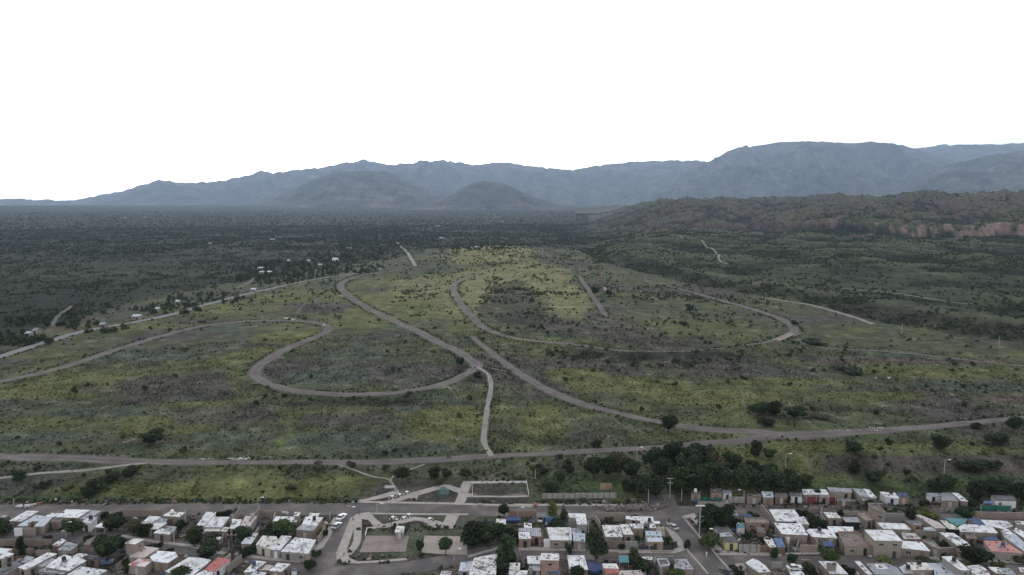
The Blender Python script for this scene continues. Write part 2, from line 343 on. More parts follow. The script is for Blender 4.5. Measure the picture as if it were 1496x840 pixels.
def tint(x, y, z, slope=None, hollow=None):
    x = np.asarray(x, float); y = np.asarray(y, float); r = np.hypot(x, y); u, v = to_px(x, np.maximum(y, 1), z)
    sh = np.shape(x)
    def lay(c, col, wgt): return c + (np.array(col)-c)*np.clip(wgt, 0, 1)[..., None]
    n1 = fbm(x, y, 90, 5, 21); n2 = fbm(x, y, 25, 4, 22); n3 = fbm(x, y, 400, 5, 23); n4 = fbm(x, y, 8, 3, 24); nx = fbm(x*0.35, y, 160, 5, 25)
    c = np.ones(sh+(3,))*np.array((0.074,0.084,0.046))
    c = lay(c, C_BRN, ss(0.05, 0.35, n1)); c = lay(c, C_YEL, 0.55*ss(0.05, 0.4, -n1+0.3*n2)); c = lay(c, C_BLU, 0.5*ss(0.12, 0.35, fbm(x, y, 60, 4, 31)))
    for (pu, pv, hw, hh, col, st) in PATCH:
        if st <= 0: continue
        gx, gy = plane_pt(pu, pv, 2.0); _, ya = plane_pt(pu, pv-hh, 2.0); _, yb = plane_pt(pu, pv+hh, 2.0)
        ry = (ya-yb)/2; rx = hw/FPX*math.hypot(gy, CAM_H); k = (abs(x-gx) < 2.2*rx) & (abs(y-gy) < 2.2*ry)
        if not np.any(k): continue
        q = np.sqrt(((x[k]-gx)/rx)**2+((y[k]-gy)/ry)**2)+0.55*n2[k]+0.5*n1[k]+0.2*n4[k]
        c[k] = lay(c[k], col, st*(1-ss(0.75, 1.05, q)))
    # soil flecks
    c = lay(c, (0.16,0.145,0.125), 0.5*ss(0.30, 0.55, n4+0.2*n2)*ss(230, 260, y))
    # far plain: monte scrub
    far = ss(0, 60, 0.0*x + np.where(u < 620, 60*(r-(560+ (u)*0.95)) / 60, r-1350-0*u))
    east = ss(820, 980, u); d, s = seg_dist(x, y, TERR); beyond = ss(-5, 40, d*s)*ss(500, 700, r+200*ss(0.3,0.6,x/np.maximum(y,1)))
    cf = np.ones(sh+(3,))*np.array((0.033,0.041,0.025)); cf = lay(cf, (0.052,0.055,0.034), 0.8*ss(0.0, 0.35, nx)); cf = lay(cf, (0.022,0.030,0.020), ss(0.0, 0.3, -nx+0.2*n2))
    cf = lay(cf, (0.075,0.072,0.05), ss(0.25, 0.45, n3)*0.5)
    c = lay(c, (1,1,1), 0*r); w_ = np.clip(np.maximum(far*(1-east), beyond*east), 0, 1)[..., None]; c = c*(1-w_)+cf*w_
    # east: green slopes, red soil where steep
    e2 = east*beyond
    slope = 0*r if slope is None else slope; hollow = 0*r if hollow is None else hollow
    c = lay(c, (0.052,0.070,0.036), e2*(0.9-0.5*ss(0, .3, n1)))
    c = lay(c, (0.030,0.036,0.026), e2*ss(0.12, 0.35, slope+0.1*n2))
    bad = e2*ss(1750, 2000, r+150*n1)
    c = lay(c, (0.050,0.052,0.038), bad*0.8); c = lay(c, (0.120,0.082,0.072), bad*ss(0.36, 0.62, slope+0.25*n2)*0.55)
    c = lay(c, (0.13,0.125,0.085), bad*ss(0.1, 0.3, n2)*ss(0.25, 0.1, slope)*0.6)
    c = lay(c, (0.020,0.027,0.017), e2*0.92*ss(0.2, 2.0, hollow)); c = lay(c, (0.095,0.098,0.060), e2*0.75*ss(0.3, 2.4, -hollow)); c = lay(c, (0.105,0.080,0.070), bad*0.65*ss(0.34, 0.6, slope+0.2*n2+.1*n4))  # dark bush in hollows, pale crests: relief shading painted into the colour
    az_ = x/np.maximum(y, 1); cl_ = 1780 + 160*fbm(x, y, 700, 2, 9) + 90*fbm(x, y, 90, 3, 19) + 260*(1-ss(0.3, 0.6, az_))   # the foot of the scarp
    cliff = ss(1150, 1230, u)*beyond*ss(-8, 4, r-cl_)*(1-ss(48, 75, r-cl_+12*n4))*ss(-.12, .16, n1+0.9*n2)*ss(1150, 1300, u)
    c = lay(c, (0.24,0.165,0.145), cliff*(0.55+0.45*ss(0.1, 0.4, slope))*0.9)
    c = lay(c, (0.040,0.038,0.030), east*(1-ss(14, 34, d+8*n4))*ss(-8, 0, d*s)*ss(480, 600, r)*ss(-.4, .1, n1)*0.9)
    # bank on the east side and the strip behind the town
    bank = ss(1165, 1210, u)*ss(236, 240, y+2*n4)*(1-ss(245, 247.5, y+2*n4)); c = lay(c, (0.080,0.070,0.060), bank*0.9)
    # town earth
    tw = 1-ss(219, 222, y+2*n4); ct = np.ones(sh+(3,))*np.array((0.115,0.100,0.090))
    ct = lay(ct, (0.075,0.07,0.055), ss(0.0, 0.35, n2)); ct = lay(ct, (0.05,0.06,0.03), ss(0.15, 0.4, fbm(x, y, 9, 3, 41)))
    tw = tw*(1-0.8*((u > 505) & (u < 800) & (v < 812)))
    c = c*(1-tw[..., None])+ct*tw[..., None]
    return np.clip(0.90*c*(1+0.50*n4+0.28*n2)[..., None], 0.008, 1)

# ------------------------------------------------------------------ ground mesh (one sheet to the foot of the mountains)
def polar_mesh(name, az, rr, zfun, colfun, mat_):
    A, Rr = np.meshgrid(az, rr); X = Rr*np.sin(A); Y = Rr*np.cos(A); Z = zfun(X, Y)
    n, m = A.shape; me = bpy.data.meshes.new(name)
    me.vertices.add(n*m); me.vertices.foreach_set('co', np.stack([X, Y, Z], -1).astype(np.float32).ravel())
    i = (np.arange(n-1)[:, None]*m+np.arange(m-1)[None, :]).ravel()
    q = np.stack([i, i+1, i+m+1, i+m], -1)[:, ::-1].ravel(); nf = len(i)
    me.loops.add(nf*4); me.loops.foreach_set('vertex_index', q.astype(np.int32))
    me.polygons.add(nf); me.polygons.foreach_set('loop_start', np.arange(0, nf*4, 4, dtype=np.int32)); me.polygons.foreach_set('loop_total', np.full(nf, 4, np.int32))
    me.polygons.foreach_set('use_smooth', np.ones(nf, bool))
    if colfun:
        dR = np.maximum(np.gradient(Rr, axis=0), .1); dA = Rr*np.gradient(A, axis=1); slope = np.hypot(np.gradient(Z, axis=0)/dR, np.gradient(Z, axis=1)/dA)
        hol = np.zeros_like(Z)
        for st in (5, 10):      # concave ground: thicker bush, darkened also to paint in relief shade
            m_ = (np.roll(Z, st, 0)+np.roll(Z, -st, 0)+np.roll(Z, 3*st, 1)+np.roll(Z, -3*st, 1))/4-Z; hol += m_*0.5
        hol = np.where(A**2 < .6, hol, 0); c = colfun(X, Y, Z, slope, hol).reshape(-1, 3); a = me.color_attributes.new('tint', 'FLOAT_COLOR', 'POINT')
        a.data.foreach_set('color', np.concatenate([c, np.ones((len(c), 1))], 1).astype(np.float32).ravel())
    me.materials.append(mat_); me.update(calc_edges=True); me.validate()
    return link(name, me)
rr = [8, 30, 60, 90, 115, 135, 150]
while rr[-1] < 13000:
    r = rr[-1]; step = r*r/1.05e5
    step = min(step, 7 if r < 2600 else (16 if r < 4200 else 90)); rr.append(r+max(step, 0.35))
azf = np.radians(np.linspace(-40.5, 40.5, 900)); azs = np.radians(np.array([-180,-150,-120,-100,-85,-70,-60,-52,-46,-43]))
az = np.concatenate([azs, azf, -azs[::-1]])
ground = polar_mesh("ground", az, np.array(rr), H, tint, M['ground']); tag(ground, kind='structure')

# ------------------------------------------------------------------ roads and tracks draped on the land
def smooth_line(pts, step=3.0):
    P = [np.array(p, float) for p in pts]; P = [2*P[0]-P[1]]+P+[2*P[-1]-P[-2]]; o = []
    for i in range(1, len(P)-2):
        L = np.linalg.norm(P[i+1][:2]-P[i][:2]); n = max(1, int(L/step))
        for k in range(n):
            t = k/n; o.append(0.5*((2*P[i])+(-P[i-1]+P[i+1])*t+(2*P[i-1]-5*P[i]+4*P[i+1]-P[i+2])*t*t+(-P[i-1]+3*P[i]-3*P[i+1]+P[i+2])*t**3))
    o.append(P[-2]); return np.array(o)
ROADS = []
def strip(name, px, width, mt, lift=0.10, rag=0.22, step=3.0, cross=8):
    """px: (u,v) or (u,v,width)"""
    g = []
    for p in px:
        x, y, _ = G(p[0], p[1]); g.append((x, y, p[2] if len(p) > 2 else width))
    c = smooth_line(g, step); T = np.gradient(c[:, :2], axis=0); T /= np.linalg.norm(T, axis=1)[:, None]+1e-9
    N = np.stack([-T[:, 1], T[:, 0]], 1); W = c[:, 2]/2
    nl = rag*W*2*fbm(c[:, 0], c[:, 1], 7, 3, 51); nr = rag*W*2*fbm(c[:, 0]+50, c[:, 1], 7, 3, 52)
    ts = np.linspace(-1, 1, cross+1); vs = []; n = len(c)
    for t in ts:
        off = (t*W)+(nl if t > 0 else -nr)*abs(t); q = c[:, :2]+N*off[:, None]
        z = H(q[:, 0], q[:, 1])+lift-(0.35*abs(t)**6*lift*2.5); vs.append(np.column_stack([q, z]))
    V = np.concatenate(vs); F = [(k*n+i, k*n+i+1, (k+1)*n+i+1, (k+1)*n+i) for k in range(cross) for i in range(n-1)]
    ROADS.append((c[:, :2], W)); me = new_mesh(name, V.tolist(), [f[::-1] for f in F], mt, True)
    if mt in (M['dirt_track'], M['pale_track']):
        base = np.array((0.150,0.132,0.128) if mt is M['dirt_track'] else (0.25,0.235,0.215)); gcol = tint(V[:, 0], V[:, 1], V[:, 2]); tt = np.repeat(ts, n)
        s_ = np.arange(len(ts)*n) % n; along = fbm(s_*step, tt*W[s_]*1.0, 14, 3, 81); al2 = fbm(s_*step, 0*tt+7, 45, 3, 83)
        rut = np.exp(-((np.abs(tt)-.40)/.16)**2); cc = base*(0.84+0.28*rut+0.45*along+0.35*al2)[:, None]
        cc = cc+(gcol*0.95-cc)*np.clip((0.30 if W.max() > 2.5 else .1)*ss(.0, .4, al2-.1*0)*np.exp(-(tt/.16)**2)*1.6, 0, 1)[:, None]   # weeds along the crown of the track
        e_ = ss(.62, 1.0, np.abs(tt)+.6*along+.3*al2); cc = cc+(gcol-cc)*e_[:, None]
        a = me.color_attributes.new('tint', 'FLOAT_COLOR', 'POINT'); a.data.foreach_set('color', np.concatenate([np.clip(cc, .01, 1), np.ones((len(cc), 1))], 1).astype(np.float32).ravel())
    return tag(link(name, me), kind='structure')
dt = M['dirt_track']
strip("race_track", [(-40,566),(60,545),(120,528),(180,508),(240,490),(300,476),(360,469.5),(420,469),(455,470.5),(477,476),(478,484),(460,493),(430,505),(400,520),(380,534),(373,547),(388,560),(420,569),(470,575),(520,576.5),(570,574),(620,567),(660,557),(685,545),(697,533)], 9, dt, .16)
strip("race_track", [(600,391),(572,395.5),(532,402),(507,409),(497,418),(508,431),(535,449),(570,466),(610,484),(640,500),(670,514),(690,528),(704,540)], 9.5, dt, .17)
strip("dirt_path", [(697,536),(712,546),(717,560),(716,575),(712,595),(709,620),(707,645),(714,660),(718,667)], 3.2, M['pale_track'], .24, .05)
strip("dirt_path", [(706,536),(725,540),(745,544),(757,546)], 1.2, M['pale_track'], .24, .1)
strip("race_track", [(690,403),(676,408),(663,416),(662,424),(674,445),(690,463),(706,478),(732,489),(770,497),(830,502)], 7.5, dt, .16)
strip("race_track", [(830,502),(870,508),(920,513),(1000,513.5),(1060,509),(1100,503),(1130,498)], 4.5, M['dirt_track'], .14, .25)
strip("race_track", [(1135,497),(1157,489),(1160,480),(1143,467),(1110,455),(1060,441),(1010,427),(960,414),(920,407),(884,403)], 9, dt, .16)
strip("race_track", [(690,492,5),(718,515,6),(755,543,8),(800,570,8),(850,590,8),(900,603,7),(950,614,7),(1010,625,8),(1080,630,8),(1130,633,7),(1165,634,5)], 8, dt, .16)
strip("dirt_road", [(-60,668,10),(60,669,9),(160,673,9),(260,676,7),(340,676,5.5),(420,676,6),(520,676,7),(620,673,7),(700,667,7),(760,665,6),(850,660,6),(950,655,6),(1050,646,7),(1130,636,11),(1190,635,12),(1260,631,10),(1350,625,8),(1430,617,7),(1540,608,7)], 8, dt, .20, .16)
strip("highway", [(-60,540),(0,521),(60,502),(130,482),(200,470),(260,457),(320,440),(380,425),(440,412),(480,405),(520,399)], 8, M['highway'], .20, .02)
strip("dirt_road", [(607,389),(600,377),(590,364),(577,351)], 7, M['pale_track'], .5, .2, step=8)
strip("dirt_road", [(845,403),(857,419),(871,440),(885,462)], 6, dt, .16, .2)
strip("dry_riverbed", [(1122,436),(1180,445),(1230,458),(1276,474)], 6, M['pale_track'], .25, .3)
strip("dirt_path", [(1165,497),(1200,508),(1300,514),(1400,525),(1520,538)], 3.5, M['dirt_track'], .2, .4)
strip("dirt_path", [(-40,703),(0,699),(60,692),(120,688),(170,682),(215,677)], 3.0, M['pale_track'], .25, .15)
strip("dirt_path", [(496,680),(515,686),(545,697),(566,700),(574,708),(579,717)], 1.3, M['pale_track'], .2, .1, step=1.5)
strip("dirt_path", [(620,679),(600,686),(575,696),(571,703)], 1.0, M['pale_track'], .19, .1, step=1.5)
strip("dirt_path", [(975,340),(1045,368),(1050,378),(1062,386)], 4, M['pale_track'], .6, .2, step=8)
strip("dirt_path", [(410,461),(440,450),(470,432)], 2, dt, .3, .2)
strip("dirt_path", [(905,400),(1000,414),(1110,433)], 2.5, dt, .2, .3)
strip("dirt_path", [(75,478),(85,462),(105,447)], 4, dt, .3, .2)
strip("dirt_path", [(345,421),(362,414),(372,406)], 6, dt, .3, .2)
strip("dirt_path", [(1180,418),(1300,428),(1420,444)], 2.5, M['pale_track'], .35, .2)
# town streets
asp = M['asphalt']
strip("street", [(-60,745),(0,747),(150,747),(300,743),(420,744),(520,743),(600,744),(700,745),(800,746),(900,750),(965,752)], 9, asp, .05, .05, 4, 6)
strip("street", [(520,742),(510,752),(490,790),(470,822),(452,856),(440,880)], 8.0, asp, .054, .02, 3, 6)
strip("street", [(-60,786),(60,785),(130,784),(215,790),(285,803),(345,811),(420,822),(480,832)], 6.0, asp, .058, .04, 3, 6)
strip("street", [(462,838),(520,834),(600,828),(660,818),(705,807),(760,806),(860,809),(930,811),(1010,812)], 6.5, asp, .062, .03, 3, 6)
strip("street", [(964,722),(972,745),(995,775),(1020,810),(1045,845),(1062,870)], 9.5, asp, .066, .02, 3, 6)
strip("street", [(1045,818),(1100,818),(1180,822),(1280,822),(1400,828),(1540,838)], 7.0, asp, .058, .04, 3, 6)
strip("street", [(985,745),(1060,748),(1150,750),(1230,752),(1330,757),(1440,757),(1540,758)], 7, asp, .05, .08, 3, 6)

# ------------------------------------------------------------------ mountains, each range its own relief
def interp(sky, u):
    s = np.array(sky, float); return np.interp(u, s[:, 0], s[:, 1])
def mountain(name, sky, r_ridge, r_foot, z_foot, amp, seed, jag=0.6, u0=None, u1=None, back=1.15, nr=150):
    us = np.linspace(sky[0][0] if u0 is None else u0, sky[-1][0] if u1 is None else u1, int(abs((sky[-1][0]-sky[0][0]))*0.75)+40)
    ts = np.concatenate([np.linspace(0, 1, nr), np.linspace(1.04, 2, 18)])
    U, T = np.meshgrid(us, ts); vy = interp(sky, U)
    a = (U-748.0)/FPX; rz = r_ridge
    # radius grows with t; horizontal forward distance D along the view, x = a*D
    D = np.where(T <= 1, r_foot+(rz-r_foot)*T, rz*(1+(back-1)*(T-1)))
    dirz = -math.sin(PITCH)+(-(vy-420)/FPX)*math.cos(PITCH); diry = math.cos(PITCH)+(-(vy-420)/FPX)*math.sin(PITCH)
    X0 = a/diry*rz*1.0
    zr = CAM_H+dirz/diry*rz
    X = a/diry*D; Y = D
    zr = zr + jag*rz/FPX*(3.2*fbm(U, 0*U, 10, 4, seed)+2.2*fbm(U, 0*U, 38, 3, seed+40))
    hgt = np.maximum(zr-z_foot, 3)
    prof = np.where(T <= 1, T**1.25, np.clip(2-T, 0, 1)**0.8)
    wx = X+0.25*D*fbm(X, Y, 2500, 3, seed+3)
    rv = ridged(wx, Y*0.40, amp*6, 6, seed+1); rv2 = ridged(X+0.3*Y, Y*0.5, amp*2.2, 4, seed+5)
    env = np.clip(4*T*(1-T), 0, 1)**0.7*(T <= 1)
    edge = ss(0, 0.06, (U-us[0])/(us[-1]-us[0]))*ss(0, 0.06, (us[-1]-U)/(us[-1]-us[0]))
    Z = z_foot-25+(hgt+25)*prof + env*hgt*(0.50*(rv-0.35)+0.20*(rv2-0.4))
    n, m = U.shape; V = np.stack([X, Y, Z], -1).reshape(-1, 3)
    i = (np.arange(n-1)[:, None]*m+np.arange(m-1)[None, :]).ravel(); F = np.stack([i, i+m, i+m+1, i+1], -1)[:, ::-1]
    me = new_mesh(name, V.tolist(), F.tolist(), M['rock'], True)
    return tag(link(name, me), kind='structure')
mountain("mountains", [(-140,296),(-60,292),(0,291),(14,290.5),(30,290),(50,293),(66,291),(90,293),(120,293),(150,297),(200,304)], 14500, 13000, 30, 300, 1)
mountain("mountains", [(-60,310),(20,306),(60,302),(100,294),(150,285),(190,277),(215,269),(232,264),(260,266),(300,267),(330,265),(370,256),(385,251),(400,252),(440,248),(480,243),(502,238),(517,237),(530,232),(545,236),(560,239),(590,241),(607,239),(615,234),(628,236),(643,235),(660,237),(690,240),(740,237),(760,240),(800,245),(845,248),(880,241),(920,236),(970,236),(1035,236),(1060,229),(1120,235),(1200,245)], 15500, 11500, 66, 420, 2, .7)
mountain("mountains", [(1270,240),(1310,225),(1345,216),(1370,213),(1420,211),(1460,212),(1480,209),(1500,208),(1560,205),(1640,205)], 15800, 14000, 70, 400, 6, .5)
mountain("mountains", [(930,300),(970,268),(1010,245),(1035,236),(1060,226),(1100,214),(1150,207),(1180,206),(1230,209),(1280,208),(1310,211),(1345,219),(1385,233),(1410,245),(1450,262),(1520,285),(1600,300)], 13000, 9000, 72, 380, 4, .6)
mountain("mountains", [(1210,300),(1290,286),(1330,266),(1385,241),(1440,228),(1496,220),(1560,212),(1640,208)], 9200, 6600, 76, 330, 5, .5)
mountain("hills", [(340,308),(380,299),(420,281),(450,266),(490,252),(510,250),(530,250),(565,251),(590,260),(620,273),(650,286),(690,300)], 9600, 7600, 62, 300, 7, .35)
mountain("hills", [(600,303),(640,294),(668,279),(690,268),(710,265),(735,268),(760,279),(780,288),(820,300)], 7700, 6600, 58, 200, 8, .35)
mountain("hills", [(840,306),(900,300),(960,298),(1040,297),(1100,291),(1150,289),(1200,291),(1260,290),(1300,286),(1345,279),(1400,287),(1460,293),(1560,297),(1620,302)], 5600, 4300, 66, 130, 9, .5)
mountain("hills", [(20,309),(50,303),(90,300),(150,299),(260,300),(330,304),(400,308)], 9800, 8200, 50, 150, 10, .4)
mountain("hills", [(860,318),(900,309),(935,302),(965,300),(1000,306),(1040,316)], 3300, 2700, 45, 60, 12, .3)

# ------------------------------------------------------------------ haze
hm = bpy.data.materials.new("haze_air"); hm.use_nodes = True; t = hm.node_tree
t.nodes.remove(t.nodes['Principled BSDF']); pv = t.nodes.new('ShaderNodeVolumePrincipled')
pv.inputs['Color'].default_value = (0.58, 0.75, 1.0, 1); pv.inputs['Density'].default_value = 4.2e-5; pv.inputs['Anisotropy'].default_value = 0.35
t.links.new(pv.outputs[0], t.nodes['Material Output'].inputs['Volume'])
hz = MB(); hz.box((0, 8750, 840), (32000, 19500, 1740)); tag(hz.build("haze", hm), kind='stuff')

# ------------------------------------------------------------------ plaza, pavements, courts
def slab(name, view, pts, mt, z=0.07, thick=0.2, kind='structure', label=None, cat=None):
    g = ccw([G(u, v)[:2] for u, v in vp(view, pts)])
    m = MB(); m.prism(g, lambda x, y: float(H(x, y))-thick, lambda x, y: float(H(x, y))+z)
    o = m.build(name, mt); return tag(o, label, cat, kind=kind)
def path(name, view, pts, wid, mt, z=0.08):
    """paved ribbon of constant width with square shoulders"""
    g0 = [np.array(G(u, v)[:2]) for u, v in vp(view, pts)]; g = [g0[0]]
    for a, b in zip(g0[:-1], g0[1:]):
        k = max(1, int(np.linalg.norm(b-a)/3.0)); g += [a+(b-a)*(i+1)/k for i in range(k)]
    n = len(g); L = []; Rr = []
    for i in range(n):
        a = g[min(i+1, n-1)]-g[max(i-1, 0)]; a /= np.linalg.norm(a); N = np.array([-a[1], a[0]])
        k = 1.0
        if 0 < i < n-1:
            b = g[i+1]-g[i]; b /= np.linalg.norm(b); k = 1/max(0.6, abs(float(np.dot(a, b))))
        L.append(g[i]+N*wid/2*k); Rr.append(g[i]-N*wid/2*k)
    m = MB()
    for i in range(n-1):
        q = ccw([tuple(L[i]), tuple(Rr[i]), tuple(Rr[i+1]), tuple(L[i+1])])
        m.prism(q, lambda x, y: float(H(x, y))-0.2, lambda x, y, e=0.0025*(i % 2): float(H(x, y))+z+e)
    return tag(m.build(name, mt), kind='structure')
cn = M['concrete']
slab("pavement", 'D', [(880,205),(905,172),(950,152),(1070,138),(1082,160),(1110,190),(1030,228),(1000,215),(915,230)], cn, .075)
slab("pavement", 'D', [(695,628),(760,592),(868,588),(842,650),(930,688),(925,712),(790,710),(700,668)], cn, .075)
path("plaza_path", 'D', [(760,610),(790,520),(895,225)], 2.0, cn, .085)
path("plaza_path", 'D', [(825,610),(905,520),(932,450),(942,225)], 2.3, cn, .089)
path("plaza_path", 'O', [(430,470),(500,540),(560,600),(630,602),(800,555),(960,518),(1060,530),(1222,590)], 2.4, cn, .085)
path("plaza_path", 'P', [(80,560),(160,590),(260,598),(320,480)], 4.0, cn, .093)
path("kerb", 'O', [(440,461),(800,466),(1222,470),(1560,471)], 1.0, cn, .12)
path("kerb", 'D', [(702,615),(785,410),(868,200)], 0.7, cn, .12)
path("kerb", 'Q', [(180,757),(300,752),(430,742),(535,733)], 1.1, cn, .12)
path("kerb", 'O', [(270,330),(700,338),(1222,347),(1700,362),(2280,378)], 1.4, cn, .12)
path("kerb", 'F', [(0,58),(200,62),(380,60),(600,60),(900,62),(1222,66)], 1.6, cn, .13)
path("plaza_path", 'O', [(330,325),(560,280),(785,215)], 2.0, cn, .085)
path("plaza_path", 'O', [(660,335),(900,265),(1222,170),(1290,156)], 2.2, cn, .089)
path("plaza_path", 'P', [(205,158),(260,160),(330,185),(410,215)], 2.2, cn, .081)
path("plaza_path", 'P', [(490,100),(440,215),(390,350)], 3.4, cn, .093)
path("plaza_path", 'P', [(430,258),(545,258)], 2.0, cn, .089)
path("kerb", 'P', [(530,112),(830,110),(1138,108)], 1.6, cn, .12)
path("kerb", 'P', [(535,272),(840,274),(1160,268)], 0.8, cn, .12)
slab("court", 'Q', [(210,687),(525,682),(550,573),(255,575)], M['court'], .10)
slab("court", 'Q', [(635,688),(775,700),(945,704),(945,580),(655,573)], M['court_light'], .10)
slab("playground_circle", 'P', [(158,215),(170,190),(215,180),(260,190),(275,215),(260,242),(215,252),(170,242)], M['yard'], .05)
slab("football_ground", 'P', [(552,265),(1145,262),(1130,125),(548,125)], M['yard'], .03)
# pavements beside the streets
def walk(view, pts, wid, z=.13): path("pavement", view, pts, wid, cn, z)
walk('D', [(420,650),(520,510),(590,430),(650,290),(700,205)], 1.8)
walk('D', [(540,540),(600,440),(660,330)], .5, .12)
walk('G', [(880,310),(940,400),(1010,490),(1040,540)], 1.6)
walk('G', [(870,250),(960,370),(1050,480),(1120,590),(1222,700),(1330,830)], .6, .12)
walk('G', [(1060,200),(1150,310),(1260,440),(1400,590),(1560,770)], .6, .13)
walk('G', [(200,580),(560,578),(940,582),(1060,545)], 2.0, .14)
walk('E', [(335,640),(500,590),(690,540)], 1.2, .14)
walk('F', [(60,548),(400,552),(800,556)], 2.0, .14)
slab("pavement", 'L', [(0,520),(60,470),(160,540),(360,565),(590,565),(860,570),(860,610),(360,600),(130,600),(50,590)], cn, .11)
slab("pavement", 'L', [(240,740),(300,700),(380,700),(420,740),(470,840),(400,850),(340,770),(270,790)], cn, .11)
slab("pavement", 'G', [(1030,190),(1180,150),(1222,230),(1222,300),(1130,200),(1080,220)], cn, .12)
slab("pavement", 'L', [(900,590),(1344,590),(1344,560),(900,572)], cn, .115)
walk('C', [(0,520),(340,600),(520,610),(700,640),(900,665),(1222,690)], 1.5, .14)
walk('B', [(280,405),(640,465),(870,495),(1150,525)], 1.4, .14)
walk('N', [(0,630),(400,640),(900,665),(1310,690)], 1.5, .13)

# ------------------------------------------------------------------ houses
WIN = dict()
def hz_(x, y): return float(H(x, y))
def opening(root, kind, p, t, nrm, z, wd, ht, rng, fm=None):
    """window or door on a wall at p, along t, facing nrm"""
    rz = math.atan2(t[1], t[0]); c = (p[0]+nrm[0]*0.03, p[1]+nrm[1]*0.03, z)
    if kind == 'window':
        m = MB()
        for s in (-1, 1):
            m.box((c[0]+t[0]*s*wd/2, c[1]+t[1]*s*wd/2, z), (.09, .12, ht+.09), rz); m.box((c[0], c[1], z+s*ht/2), (wd-.09, .12, .09), rz)
        m.box((c[0], c[1], z), (.05, .09, ht-.1), rz)
        f = m.build('window', fm or M['frame'], root); g = MB(); g.box((p[0]+nrm[0]*0.02, p[1]+nrm[1]*0.02, z), (wd-.06, .05, ht-.06), rz); g.build('pane', M['glass'], f)
    else:
        m = MB(); m.box((c[0], c[1], z), (wd, .12, ht), rz); d = m.build('door', fm or rng.choice([M['dark'], M['wood'], M['frame'], M['dark_metal']]), root)
        h = MB(); h.box((c[0]+t[0]*wd*.36+nrm[0]*.09, c[1]+t[1]*wd*.36+nrm[1]*.09, z), (.08, .08, .16), rz); h.build('handle', M['grey_metal'], d)
def roof_poly(view, pts, h, slope):
    px = vp(view, pts); x0, y0 = plane_pt(*px[0], h); o = []
    for u, v in px:
        d = ray(u, v); den = d[2]-slope*d[1]; t = (h-slope*y0-CAM_H)/den; o.append((d[0]*t, d[1]*t))
    return ccw(o), y0
NH = [0]; POLYS = []
